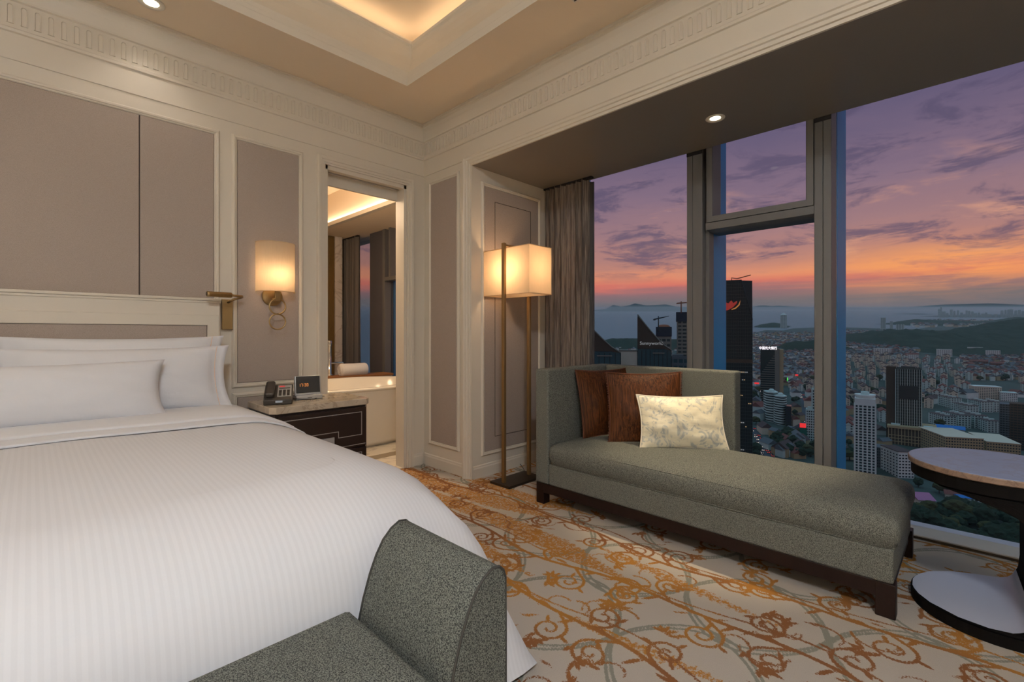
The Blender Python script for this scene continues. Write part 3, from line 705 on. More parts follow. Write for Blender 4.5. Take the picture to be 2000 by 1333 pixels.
# ------------------------------------------------------------------ bathroom beyond the door
WB = M['marble_bath']
YBE = 7.3
bf = empty('floor_bathroom'); struct(bf, 'pale marble bathroom floor with grey strip')
b = B()
b.box(.6, 3.5, YH, YH+.42, -.1, .0, WB); b.box(.6, 3.5, YH+.55, YBE, -.1, .0, WB)
b.obj('marble_floor', bf); bx('marble_strip', (.6, 3.5, YH+.42, YH+.55, -.1, .0005), M['marble_strip'], bf)
wbl = bx('wall_bathroom_left', (.5, .6, YH+.12, YBE, 0, 3.0), M['marble_white']); struct(wbl)
wbe = bx('wall_bathroom_end', (.5, 3.6, YBE, YBE+.1, 0, 3.0), M['marble_white']); struct(wbe)
wbi = bx('wall_bathroom_near', (XW+.12, 3.5, YH, YH+.12, 0, 3.0), P); struct(wbi)
cbz = empty('ceiling_bathroom'); struct(cbz, 'bathroom ceiling with glowing recessed tray')
b = B(); b.box(2.79, 3.7, YH+.12, YBE, 2.53, 2.65, M['ceiling']); b.box(.6, 2.79, 6.4, YBE, 2.53, 2.65, M['ceiling']); b.box(.6, 1.2, YH+.12, 6.4, 2.53, 2.65, M['ceiling']); b.box(1.2, 2.79, YH+.12, YH+.5, 2.53, 2.65, M['ceiling'])
b.box(1.1, 2.9, YH+.2, 6.5, 2.98, 3.05, M['ceiling']); b.box(2.79, 2.85, YH+.4, 6.4, 2.65, 3.0, M['ceiling']); b.box(1.14, 1.2, YH+.4, 6.4, 2.65, 3.0, M['ceiling']); b.box(1.2, 2.79, 6.4, 6.46, 2.65, 3.0, M['ceiling'])
b.obj('bath_ceiling_surface', cbz)
bx('cove_lip', (2.73, 2.79, YH+.5, 6.4, 2.53, 2.58), P, cbz, .004)
light('AREA', 'bath_cove', (2.765, 5.1, 2.60), P_BATH*.05, WARM, (PI, 0, PI/2), shape='RECTANGLE', size=2.4, size_y=.03)
downlight('bathroom_downlight', 1.9, 3.95, 2.53, 'recessed downlight above bathroom doorway', 1, SOFTW)
light('POINT', 'bath_lamp', (1.75, 4.6, 2.45), P_BATH*.5, WARM, shadow_soft_size=.15)
light('SPOT', 'tub_lamp', (2.1, 3.75, 2.4), P_BATH*.8, (1, .74, .45), (0.12, 0.1, 0), spot_size=1.6, spot_blend=.7, shadow_soft_size=.05)
# bathroom facade along X: window, pillar, frame
wn = empty('window_4'); struct(wn, 'bathroom window seen through the doorway')
XB = 3.37
pane(wn, 6.09, 7.2, .3, 2.53, XB+.05)
bx('pillar', (XB-.02, XB+.3, 5.745, 6.09, 0, 2.53), M['grey_clad'], wn)
b = B(); b.box(XB-.04, XB+.09, 5.66, 5.72, 0, 2.53, AL, .002, 1); b.box(XB-.04, XB+.10, 4.42, 4.50, 0, 2.53, AL); b.box(XB-.04, XB+.08, 4.5, 5.66, 1.83, 1.88, AL); b.box(XB-.04, XB+.08, 5.52, 5.56, 1.88, 2.53, AL); b.obj('window_frame', wn)
bx('exterior_fin', (XB+.10, XB+.45, 5.66, 5.74, -.3, 2.8), AB, wn)
pane(wn, 4.5, 5.66, .3, 2.53, XB+.06)
wbs = bx('wall_bathroom_window', (XB, XB+.12, YH+.12, 4.42, 0, 2.53), P); struct(wbs)
wbs2 = bx('wall_bathroom_sill', (XB, XB+.12, 4.42, YBE, 0, .3), P); struct(wbs2)
tp = bx('veneer_panel', (2.80, 3.08, 6.62, 6.70, 0, 2.53), M['grain'], None, .004); tag(tp, 'brown grained wood panel seen through doorway beside marble', 'panel')
mp = bx('marble_pier', (3.085, 3.19, 6.60, 6.72, 0, 2.53), M['marble_white'], None, .003); tag(mp, 'narrow white marble pier beside the bathroom curtain', 'pier')
bc = empty('bathroom_curtain', (3.28, 6.5, 0)); tag(bc, 'dark grey curtain hanging in the bathroom window', 'curtain')
curtain_mesh(0, -.20, .32, .02, 2.52, 6, .035, M['curtain_bath']).obj('curtain_cloth', bc)
bx('curtain_rail', (-.02, .015, -.22, .35, 2.515, 2.53), M['gasket'], bc)
# bathtub
tb = empty('bathtub', (2.30, 4.72, 0)); tag(tb, 'white oval freestanding bathtub behind the open doorway', 'bathtub')
def oval(a, bb, z, n=40, e=2.4):
    r = []
    for i in range(n):
        t = 2*PI*i/n; c, s = math.cos(t), math.sin(t)
        r.append((a*math.copysign(abs(c)**(2/e), c), bb*math.copysign(abs(s)**(2/e), s), z))
    return r
b = B(); b.loft([oval(.80, .46, .0), oval(.84, .50, .05), oval(.90, .56, .35), oval(.93, .60, .565)], M['ceramic'], True, True); b.obj('tub_body', tb)
b = B(); b.loft([oval(.93, .60, .565), oval(.95, .62, .575), oval(.955, .625, .592), oval(.94, .61, .60), oval(.88, .55, .60), oval(.86, .53, .585), oval(.80, .48, .35), oval(.70, .38, .17)], M['ceramic'], True, False, True); b.obj('tub_rim', tb)
# ledge
lg = bx('wooden_ledge', (.6, 3.32, 5.42, 5.66, .575, .605), M['cedar'], None, .003); tag(lg, 'honey wood ledge running behind the bathtub', 'ledge')
lw = bx('wall_ledge', (.6, 3.32, 5.45, 5.64, 0, .575), WB); struct(lw)
# tub filler
tf = empty('tub_filler', (2.55, 5.62, .605)); tag(tf, 'chrome tub filler with hand shower behind the ledge', 'tap')
b = B(); b.lathe([(.05, 0), (.05, .012), (.024, .018), (.024, .36), (.030, .37), (.030, .42), (.024, .43)], M['chrome'], n=20, cap0=True, cap1=True); b.obj('column', tf)
b = B(); b.tube([(-.17, 0, .15), (.0, 0, .15), (.17, 0, .15), (.18, -.01, .13), (.18, -.02, .10)], .013, M['chrome']); b.obj('crossbar', tf)
b = B(); b.tube([(-.17, 0, .15), (-.175, 0, .18), (-.16, 0, .30), (-.185, 0, .45)], [.012, .012, .010, .015], M['chrome']); b.obj('hand_shower', tf)
b = B(); b.tube([(-.17, 0, .14), (-.175, 0, .05), (-.19, 0, -.0), (-.12, 0, .005)], .006, M['chrome']); b.obj('shower_hose', tf)
tw = empty('rolled_towel', (2.80, 5.50, .605)); tag(tw, 'rolled white towel lying on the wooden ledge', 'towel')
b = B(); sp = []
for i in range(60):
    a = i*.32; r = .075-.0011*i; sp.append((r*math.cos(a)*1.15, r*math.sin(a)*.9+.068))
b.lathe([(.001, -.17), (.06, -.175), (.074, -.165), (.079, -.15), (.077, 0), (.079, .15), (.074, .165), (.06, .175), (.001, .17)], M['towel'], (0, 0, .068), 24, axis='x', sx=1)
b.obj('towel_roll', tw)
b = B(); b.tube([(-.178, y_*.72, z_) for y_, z_ in sp[:46]], .003, M['towel'], 5); b.obj('towel_end_fold', tw)
sd = empty('soap_dish', (2.36, 5.48, .605)); tag(sd, 'small pale soap dish on the ledge left of tub filler', 'dish')
b = B(); b.lathe([(.03, 0), (.06, .008), (.066, .016), (.060, .016), (.03, .006), (.001, .005)], M['ceramic'], n=20, cap0=True, sx=1.5); b.obj('dish', sd)
# ------------------------------------------------------------------ bed
XC = -.17
def rrect(hx0, hx1, yf, yb, e, t, n=44, wav=0.0, rc=.10):
    """U-shaped outline (left side, foot, right side) offset e from the core; t = 0 round corner .. 1 pointed corner"""
    pts = []
    hx0 += rc; hx1 -= rc; yf += rc; e += rc
    for i in range(14): pts.append((hx0-e, yb+(yf-yb)*i/14, 0))
    for i in range(n//2+1):
        a = PI + PI/2*i/(n//2); c, s = math.cos(a), math.sin(a); k = e*((1-t)+t/max(abs(c), abs(s)))
        pts.append((hx0+c*k, yf+s*k, 1))
    for i in range(1, 24): pts.append((hx0+(hx1-hx0)*i/24, yf-e, 2))
    for i in range(n//2+1):
        a = 1.5*PI + PI/2*i/(n//2); c, s = math.cos(a), math.sin(a); k = e*((1-t)+t/max(abs(c), abs(s)))
        pts.append((hx1+c*k, yf+s*k, 3))
    for i in range(1, 21): pts.append((hx1+e, yf+(yb-yf)*i/20, 4))
    return pts
def drape(b, hx0, hx1, yf, yb, prof, m, crown=0.0):
    rings = []
    for e, z, t in prof:
        r = []
        for k, (x, y, kk) in enumerate(rrect(hx0, hx1, yf, yb, e, t)):
            q = max(0.0, (.52-z)/.5)
            s = k*.42
            cor = 1.0 if kk in (1, 3) else .35
            wv = q*(.018*math.sin(s*1.7)+.010*math.sin(s*3.9+1))*cor
            nx_, ny_ = (0, 0)
            if kk == 0: nx_ = -1
            elif kk == 4: nx_ = 1
            elif kk == 2: ny_ = -1
            elif kk == 3: nx_, ny_ = .7, -.7
            else: nx_, ny_ = -.7, -.7
            zz = z + (.004*mnoise.noise(Vector((x*2.2, y*2.2, 3))) if z > .5 else 0)
            if kk in (3, 4): x += .035*q
            r.append((x+nx_*wv, y+ny_*wv, zz))
        rings.append(r)
    b.loft(rings, m, False)
    # top fill between core edges
    core = rrect(hx0, hx1, yf, yb, prof[0][0], 0)
bed = empty('bed', (XC, 2.2, 0)); tag(bed, 'large bed made up with white striped linen and long bolster pillows', 'bed')
def bl(o): o.location = (-XC, -2.2, 0); return o     # bed parts are modelled in room coordinates
CX0, CX1, CYF = XC-.89, .72, 1.47
prof = [(0, .695, 0), (.06, .690, 0), (.12, .672, 0), (.18, .650, 0), (.235, .622, .10), (.28, .59, .22), (.318, .545, .35), (.345, .49, .5), (.362, .42, .62), (.375, .34, .72), (.388, .24, .75), (.402, .14, .88), (.418, .06, .95), (.43, .018, 1.0)]
# in photo right side falls slightly further out than the foot
def rcorner(x, y, z, rc=.10):
    for cx, sg in ((CX1-rc, 1), (CX0+rc, -1)):
        dx, dy = (x-cx)*sg, (CYF+rc)-y
        if dx > 0 and dy > 0:
            r = math.hypot(dx, dy); k = max(dx, dy)/r; x = cx+sg*dx*k; y = CYF+rc-dy*k
    return (x, y, z)
b = B()
drape(b, CX0, CX1, CYF, 2.66, [(e, z, t) for e, z, t in prof], M['linen'])
b.bm.verts.ensure_lookup_table()
# duvet top
nx_, ny_ = 40, 30; rows = []
for j in range(ny_+1):
    yy = CYF+(2.66-CYF)*j/ny_
    rows.append([rcorner(CX0+(CX1-CX0)*i/nx_, yy, .695+.012*math.sin(PI*i/nx_)*min(1, j/6)+(.004*mnoise.noise(Vector(((CX0+(CX1-CX0)*i/nx_)*2.2, yy*2.2, 3))) if 0 < i < nx_ and j > 0 else .004*mnoise.noise(Vector(((CX0+(CX1-CX0)*i/nx_)*2.2, yy*2.2, 3))))) for i in range(nx_+1)])
b.loft(rows, M['linen'], False)
duv = bl(b.obj('duvet', bed, weld=True))
for p_ in duv.data.polygons: p_.use_smooth = True
# folded-back sheet bands at the pillow end
def cuff(name, ya, yb, dz, m):
    b = B(); rows = []
    for z_off, y in ((0, ya), (dz*.7, ya-.004), (dz, ya+.006), (dz, (ya+yb)/2), (dz, yb)):
        r = []
        for k in range(49):
            u = k/48; x = CX0-.3+(CX1-CX0+.62)*u
            # cross-section follows the duvet's rounded edge
            def zt(x):
                e = max(0.0, x-CX1, CX0-x)
                for (e0, z0, _), (e1, z1, _) in zip(prof, prof[1:]):
                    if e0 <= e <= e1: return z0+(z1-z0)*(e-e0)/(e1-e0)
                return z0
            w = .012*math.sin(PI*min(max((x-CX0)/(CX1-CX0), 0), 1))
            r.append((x, y+.012*math.sin(x*5+dz*90)+.006*math.sin(x*13), zt(x)+w+z_off+.002))
        rows.append(r)
    b.loft(rows, m, False)
    o = bl(b.obj(name, bed)); return o
cuff('folded_sheet', 2.47, 3.26, .010, M['cotton'])
cuff('folded_sheet', 2.60, 3.26, .021, M['cotton'])
o = bx('mattress', (CX0-.12, CX1+.12, CYF-.10, 3.26, .28, .640), M['cotton'], bed, .06, 4); bl(o)
o = bx('bed_base', (CX0-.12, CX1+.12, CYF-.10, 3.26, .05, .30), M['wenge'], bed, .01); bl(o)
# upper side drape near head
b = B(); rows = []
for e, z, t in prof[2:]:
    rows.append([(CX1+e+ .006*math.sin(y*9)*(1-z), y, z) for y in [2.66+.6*k/10 for k in range(11)]])
b.loft(rows, M['cotton'], False); bl(b.obj('side_sheet', bed)); b = B(); rows = []
for e, z, t in prof[2:]:
    rows.append([(CX0-e, y, z) for y in (2.66, 3.0, 3.26)])
b.loft(rows, M['cotton'], False); bl(b.obj('side_sheet', bed))
# headboard
hb = empty('headboard', (XC, 3.35, 0)); tag(hb, 'cream framed headboard with inset taupe fabric behind the pillows', 'headboard')
def hl_(o): o.location = (-XC, -3.35, 0); return o
HX0, HX1 = -1.14, .815
b = B(); b.box(HX0, HX1, 3.315, 3.378, .0, 1.325, P, .004); hl_(b.obj('board', hb))
b = B(); b.box(HX0-.005, HX1+.006, 3.306, 3.378, 1.319, 1.335, P, .004); b.box(HX0, HX1, 3.310, 3.32, 1.305, 1.318, P, .003); hl_(b.obj('cap_moulding', hb))
b = B(); ring(b, (1, 0, 0), (0, 0, 1), NY, (0, 3.315, 0), HX0+.07, HX1-.07, .40, 1.17, [(0, -.003), (0, .010), (.003, .012), (.06, .012), (.062, .008), (.062, 0)], P); hl_(b.obj('frame', hb))
b = B(); b.box(HX0+.072, HX1-.072, 3.308, 3.317, .402, 1.168, UPH, .003); hl_(b.obj('upholstered_panel', hb))
b = B(); b.box(HX0+.068, HX1-.068, 3.3125, 3.318, .398, 1.172, M['seam']); hl_(b.obj('panel_seam', hb))

# pillows
def pillow(name, w_, h_, t_, m, pinch=.07, flange=0.0, nu=34, nv=26, seed=0, wr=.010, corner=0.0, stitch=None, parent=None, soft=False):
    """stands in the local XZ plane, thickness along Y, bottom edge at z=0"""
    b = B(); rnd = seed*3.7
    for side in (1, -1):
        rows = []
        for j in range(nv+1):
            v = -1+2*j/nv; r = []
            for i in range(nu+1):
                u = -1+2*i/nu
                x = w_/2*u*(1-pinch*(1-v*v)*abs(u)**1.5); z = h_/2*v*(1-pinch*1.1*(1-u*u)*abs(v)**1.5)+h_/2
                fu = max(0.0, (abs(u)-(1-flange*2/w_))/(flange*2/w_)) if flange else 0
                uu = min(abs(u)/(1-flange*2/w_), 1) if flange else abs(u)
                th = t_/2*((max(0, 1-uu**2.0)**.8)*(max(0, 1-abs(v)**2.0)**.8) if soft else (max(0, 1-uu**2.6)**.55)*(max(0, 1-abs(v)**2.6)**.55))
                if fu > 0: th = .0025
                n = mnoise.noise(Vector((u*2.3+rnd, v*2.3, side*2+rnd)))*wr + mnoise.noise(Vector((u*6+rnd, v*6, side+rnd)))*wr*.4
                edge = (1-abs(u)**4)*(1-abs(v)**4)
                rad = .006*math.sin(math.atan2(v, u)*17+rnd)*min(1, (u*u+v*v))*edge*wr*60
                bow = -.025*(u*u)*corner
                r.append((x, side*(max(th, .0022)+n*edge+rad*.4) + bow, z))
            rows.append(r)
        if side < 0: rows = [r[::-1] for r in rows]
        b.loft(rows, m, False)
    # rim strip closing the two faces
    bm = b.bm
    bmesh.ops.remove_doubles(bm, verts=bm.verts, dist=1e-5)
    es = [e_ for e_ in bm.edges if e_.is_boundary]
    try: bmesh.ops.bridge_loops(bm, edges=es)
    except Exception: pass
    for f in bm.faces: f.smooth = True
    o = b.obj(name, parent)
    return o
def seam_tube(o_parent, w_, h_, pinch, r, m, name='piping'):
    pts = []
    N_ = 30
    for k in range(N_): pts.append((-1+2*k/N_, -1))
    for k in range(N_): pts.append((1, -1+2*k/N_))
    for k in range(N_): pts.append((1-2*k/N_, 1))
    for k in range(N_): pts.append((-1, 1-2*k/N_))
    P3 = [(w_/2*u*(1-pinch*(1-v*v)*abs(u)**1.5), 0, h_/2*v*(1-pinch*1.1*(1-u*u)*abs(v)**1.5)+h_/2) for u, v in pts]
    b = B(); b.tube(P3, r, m, 6, closed=True); return b.obj(name, o_parent)
def bed_pillow(label, cx, y, z, w_, h_, t_, lean, rz, flange, seed, stitch=True, group='white bed pillows'):
    e = empty('bed_pillow', (cx, y, z)); e.rotation_euler = (lean, 0, rz); tag(e, label, 'pillow')
    pillow('pillow_body', w_, h_, t_, M['cotton'], .075, flange, seed=seed, parent=e, wr=.012)
    if stitch:
        for s in (1,):
            b = B(); xx = s*(w_/2-flange)*.985
            b.tube([(xx*(1-.05*(1-(v*v))), -.006-t_*.02*(1-v*v), h_/2*v*.97+h_/2) for v in [-1+2*k/14 for k in range(15)]], .0016, M['peach'], 5); b.obj('stitched_hem', e)
    return e
bed_pillow('tall white pillow at the back against headboard, right half of bed', .35, 3.23, .70, .95, .41, .16, -.12, 0, .055, 1)
bed_pillow('tall white pillow at the back against headboard, left half of bed', -.68, 3.23, .70, .95, .41, .16, -.12, 0, .055, 2)
bed_pillow('white pillow with peach stitched hem in the middle row, right side', .34, 3.07, .70, .95, .36, .17, -.22, -.02, .055, 3)
bed_pillow('white pillow in the middle row, left side of bed', -.68, 3.07, .70, .95, .36, .17, -.22, .02, .055, 4)
bed_pillow('small low white pillow lying in front of the other pillows', .02, 2.90, .70, .93, .30, .17, -.30, 0, .0, 5, False)

# ------------------------------------------------------------------ bench at the bed foot
TB = M['tweed_bench']
bn = empty('bed_bench', (-.2, .88, 0)); tag(bn, 'grey tweed upholstered bench with rounded arm at the foot of bed', 'bench')
bn_off = (.2, -.88, 0)
BY0, BY1 = .712, 1.072
o = bx('seat', (-.95, .535, BY0-.0, BY1, .20, .462), TB, bn, .022, 4); o.location = bn_off
def arm_profile(s=1):
    pts = [(.556, .20), (.558, .42), (.570, .47), (.588, .525), (.606, .567), (.625, .598), (.648, .620), (.672, .632), (.692, .629), (.704, .618), (.710, .600), (.711, .50), (.711, .20)]
    return pts if s > 0 else [(-.42-x_+.0, z_) for x_, z_ in pts][::-1]
for s in (1, -1):
    pr = arm_profile(s); b = B(); rows = []
    def ins(pr, d):
        cx_ = sum(p[0] for p in pr)/len(pr); cz_ = .42
        return [(p[0]+(cx_-p[0])*d*6, p[1]+(cz_-p[1])*d*2) for p in pr]
    rows.append([(x_, BY0, z_) for x_, z_ in ins(pr, .010)]); rows.append([(x_, BY0+.004, z_) for x_, z_ in ins(pr, .003)]); rows.append([(x_, BY0+.012, z_) for x_, z_ in pr])
    rows.append([(x_, BY1-.012, z_) for x_, z_ in pr]); rows.append([(x_, BY1-.004, z_) for x_, z_ in ins(pr, .003)]); rows.append([(x_, BY1, z_) for x_, z_ in ins(pr, .010)])
    b.loft(rows, TB, True, True, True, True)
    o = b.obj('arm', bn); o.location = bn_off
    for p_ in o.data.polygons:
        if len(p_.vertices) > 4: p_.use_smooth = False
    for yy in (BY0+.003, BY1-.003):
        b = B(); b.tube([(x_, yy, z_) for x_, z_ in ins(pr, .002)], .0032, M['piping'], 6); q = b.obj('piping'); q.parent = o
b = B(); b.box(.533, .560, BY0+.02, BY1-.01, .25, .41, M['piping']); o = b.obj('arm_joint', bn); o.location = bn_off
for lx in (-1.06, .66):
    for ly in (BY0+.05, BY1-.05):
        o = bx('leg', (lx-.022, lx+.022, ly-.022, ly+.022, 0, .21), M['wenge'], bn, .003); o.location = bn_off
o = bx('seat_frame', (-1.10, .69, BY0+.02, BY1-.02, .17, .215), M['wenge'], bn, .004); o.location = bn_off

# ------------------------------------------------------------------ nightstand, telephone, clock
ns = empty('nightstand', (1.30, 3.16, 0)); tag(ns, 'dark wood nightstand with beige marble top and silver inlay lines', 'nightstand')
def nl(o): o.location = (-1.30, -3.16, 0); return o
NX0, NX1, NYF, NYB = .985, 1.627, 2.947, 3.372
def cham(x0, x1, y0, y1, c): return [(x0+c, y0), (x1-c, y0), (x1, y0+c), (x1, y1), (x0, y1), (x0, y0+c)]
b = B(); pts = cham(NX0, NX1, NYF, NYB, .03)
pin = cham(NX0+.003, NX1-.003, NYF+.003, NYB, .03)
b.loft([[(x, y, .638) for x, y in pin], [(x, y, .641) for x, y in pts], [(x, y, .677) for x, y in pts], [(x, y, .680) for x, y in pin]], M['marble_top'], True, True, True, False); nl(b.obj('marble_top', ns))
b = B(); b.prism(cham(NX0+.008, NX1-.008, NYF+.022, NYB, .022), .06, .638, M['espresso']); nl(b.obj('cabinet_body', ns))
for k, (z0, z1) in enumerate(((.365, .622), (.095, .352))):
    b = B(); b.box(NX0+.04, NX1-.03, NYF+.004, NYF+.023, z0, z1, M['espresso'], .003); dr = nl(b.obj('drawer', ns))
    # stepped inlay line
    yq = NYF+.0035
    x0, x1 = NX0+.075, NX1-.065; xm0, xm1 = 1.20, 1.40
    zt = z1-.030; zb_ = z0+.045; zs = z0+.115
    def seg(bb, xa, za, xb, zb2, t=.0022):
        bb.box(min(xa, xb)-t, max(xa, xb)+t, yq-.0012, yq+.002, min(za, zb2)-t, max(za, zb2)+t, M['silver'])
    b = B()
    seg(b, x0, zt, x1, zt); seg(b, x1, zt, x1, zb_+.03); seg(b, x0, zt, x0, zb_+.03); seg(b, xm1, zb_+.03, x1, zb_+.03); seg(b, x0, zb_+.03, xm0, zb_+.03)
    seg(b, xm1, zb_+.03, xm1, zs); seg(b, xm0, zb_+.03, xm0, zs); seg(b, xm0, zs, xm1, zs); seg(b, NX0+.045, z0+.012, NX1-.04, z0+.012, .0018)
    nl(b.obj('metal_inlay')).parent = dr; b_ = None
    h = bx('drawer_pull', (xm0+.03, xm1-.03, yq-.008, yq+.002, z0+.03, zs-.03), M['silver'], None, .002); h.parent = dr
    for c_ in dr.children: c_.location = (0, 0, 0)
b = B(); b.box(NX0+.03, NX1-.03, NYF+.04, NYB, 0, .06, M['espresso']); nl(b.obj('plinth', ns))
# telephone
ph = empty('telephone', (1.10, 3.15, .681), -.38); ph.scale = (1.15, 1.15, 1.15); tag(ph, 'dark grey desk telephone with sloping keypad on the nightstand', 'telephone')
b = B(); b.prism([(-.085, .0), (.080, .0), (.088, .012), (.085, .078), (.075, .092), (-.075, .036), (-.088, .026)], -.07, .07, M['phone'], plane='yz'); o = b.obj('base', ph)
md = o.modifiers.new('b', 'BEVEL'); md.width = .004; md.segments = 2
sl_a = math.atan2(.056, .150)
kb = empty('keypad', (0, 0, 0), 0, ph) if False else None
def onslope(bb, x0, x1, s0, s1, h0, h1, m):
    o_ = Vector((0, -.075, .036)); sd_ = Vector((0, math.cos(sl_a), math.sin(sl_a))); n_ = Vector((0, -math.sin(sl_a), math.cos(sl_a)))
    mm = Matrix(((1, 0, 0, 0), (0, sd_.y, n_.y, 0), (0, sd_.z, n_.z, 0), (0, 0, 0, 1))); mm.translation = o_
    vs = bb.box(x0, x1, s0, s1, h0, h1, m); bmesh.ops.transform(bb.bm, matrix=mm, verts=vs)
b = B(); onslope(b, -.005, .064, .012, .148, 0, .0018, M['silver']); fp = b.obj('faceplate', ph)
b = B()
for i in range(3):
    for j in range(4): onslope(b, .002+i*.020, .016+i*.020, .022+j*.017, .034+j*.017, .001, .005, M['phone'])
o = b.obj('key_block', ph)
b = B(); onslope(b, .002, .057, .105, .113, .001, .004, M['phone']); onslope(b, .002, .030, .128, .138, .001, .003, M['sign_red']); b.obj('message_keys', ph)
b = B(); onslope(b, -.064, -.018, -.002, .158, .001, .028, M['phone']); o = b.obj('handset', ph); md = o.modifiers.new('b', 'BEVEL'); md.width = .010; md.segments = 3
b = B(); b.box(-.012, .022, -.0885, -.0865, .012, .022, M['sign_dim']); b.obj('lit_label', ph)
b = B(); b.tube([(.07, .05, .012), (.12, .06, .006), (.18, .04, .005), (.20, .09, .005), (.24, .16, .005)], .0025, M['black'], 6); b.obj('cord', ph)
# clock radio
ck = empty('clock_radio', (1.305, 3.20, .681), -.18); tag(ck, 'black digital clock radio with silver base reading 17:30', 'clock')
tilt_ = .16
b = B(); b.box(-.083, .083, -.012, .012, .0, .150, M['silver'], .008, 3); o = b.obj('casing', ck); o.rotation_euler = (-tilt_, 0, 0); o.location = (0, 0, .006)
b = B(); b.box(-.075, .075, -.0145, -.011, .034, .145, M['black'], .0012, 1); o2 = b.obj('display_face', ck); o2.rotation_euler = (-tilt_, 0, 0); o2.location = (0, 0, .006)
b = B(); b.box(-.083, .083, -.045, .05, .0, .030, M['silver'], .006, 2); b.obj('base', ck)
# seven-segment style digits
SEG = {'1': 'bc', '7': 'abc', '3': 'abgcd', '0': 'abcdef'}
b = B(); xx = -.058
for ch_ in '17:30':
    if ch_ == ':':
        b.box(xx, xx+.0025, -.0155, -.014, .092, .0945, M['led_amber']); b.box(xx, xx+.0025, -.0155, -.014, .081, .0835, M['led_amber']); xx += .0065; continue
    w_, h_ = .0095, .020; z0 = .077; t = .0016
    S = {'a': (0, w_, h_-t, h_), 'g': (0, w_, h_/2-t/2, h_/2+t/2), 'd': (0, w_, 0, t), 'b': (w_-t, w_, h_/2, h_), 'c': (w_-t, w_, 0, h_/2), 'f': (0, t, h_/2, h_), 'e': (0, t, 0, h_/2)}
    for s_ in SEG[ch_]:
        a_, c_, d_, e_ = S[s_]; b.box(xx+a_, xx+c_, -.0155, -.014, z0+d_, z0+e_, M['led_amber'])
    xx += .0145
o = b.obj('time_digits', ck); o.rotation_euler = (-tilt_, 0, 0); o.location = (0, 0, .006)
b = B(); b.box(-.012, .016, -.0455, -.0448, .010, .014, M['phone']); b.obj('maker_badge', ck)
b = B(); b.lathe([(.004, 0), (.004, .004), (.001, .005)], M['silver'], (.035, -.02, .030), 10); b.lathe([(.004, 0), (.004, .004), (.001, .005)], M['silver'], (.052, -.02, .030), 10); b.obj('button', ck)

# ------------------------------------------------------------------ wall sconce, reading lamp
sc = empty('wall_sconce', (1.135, 3.37, 1.37)); tag(sc, 'brass wall sconce with curved cream shade and two hanging rings', 'wall lamp')
b = B(); b.lathe([(.001, .016), (.052, .016), (.062, .012), (.065, .004), (.065, 0)], M['brass'], n=32, axis='y'); b.obj('backplate', sc)
b = B(); b.box(-.016, .016, -.105, -.094, -.035, .045, M['brass'], .002); b.tube([(0, -.015, -.02), (0, -.10, -.02)], .008, M['brass']); b.obj('bracket', sc)
for k, zz in enumerate((-.072, -.172)):
    b = B(); b.tube([(.0+.050*math.cos(a), -.1, zz+.050*math.sin(a)) for a in [2*PI*i/36 for i in range(36)]], .0048, M['brass'], 8, closed=True); b.obj('ring', sc)
b = B(); b.box(-.007, .007, -.106, -.094, -.128, -.116, M['brass'], .002); b.obj('ring_link', sc)
def half_oval(a, bb, n=26):  # open towards the wall
    return [(a*math.cos(PI+PI*i/n)*1.0, bb*math.sin(PI+PI*i/n)) for i in range(n+1)]
b = B(); ho = half_oval(.122, .115)
b.loft([[(x+.012, y-.02, z) for x, y in ho] for z in (.028, .11, .20, .29, .352)], M['shade'], False)
bmesh.ops.solidify(b.bm, geom=b.bm.faces[:], thickness=.0015); b.obj('lamp_shade', sc)
rimo = half_oval(.1235, .1165)
for zz in (.028, .352): b = B(); b.tube([(x+.012, y-.02, zz) for x, y in rimo], .002, M['shade'], 5); b.obj('shade_rim', sc)
b = B(); b.lathe([(.001, .07), (.012, .075), (.022, .10), (.026, .13), (.018, .16), (.001, .172)], M['bulb'], (.01, -.07, .03), 16); b.obj('bulb', sc)
l = light('POINT', 'sconce_light', (1.145, 3.30, 1.50), P_SCONCE, GLOW, shadow_soft_size=.03)

c = copy_tree(sc); c.location = (-1.52, 3.37, 1.37); c['label'] = 'added brass wall sconce left of the bed, outside the picture'  # second sconce, added out of view to help brighten the room
light('POINT', 'sconce_light', (-1.51, 3.30, 1.50), P_SCONCE, GLOW, shadow_soft_size=.03)
rl = empty('reading_lamp', (.865, 3.365, 1.25)); tag(rl, 'slim brass reading lamp fixed beside the headboard', 'wall lamp')
b = B(); b.box(-.03, .03, -.014, .01, -.105, .085, M['brass'], .003); b.obj('backplate', rl)
b = B(); b.tube([(.0, -.012, .065), (.03, -.03, .085), (.07, -.06, .10), (.062, -.085, .103), (.0, -.13, .103)], .0075, M['brass'], 8); b.obj('arm', rl)
b = B(); b.lathe([(.001, -.0), (.016, 0), (.0165, .01), (.0165, .13), (.014, .135), (.001, .135)], M['brass'], (0, 0, 0), 16, axis='x')
o = b.obj('lamp_tube', rl); o.location = (-.145, -.16, .103); o.rotation_euler = (0, .0, .12)
b = B(); b.lathe([(.001, 0), (.010, 0), (.010, .004), (.001, .004)], M['dark_bronze'], (0, 0, 0), 12, axis='x'); o = b.obj('lens', rl); o.location = (-.148, -.161, .103); o.rotation_euler = (0, 0, .12)

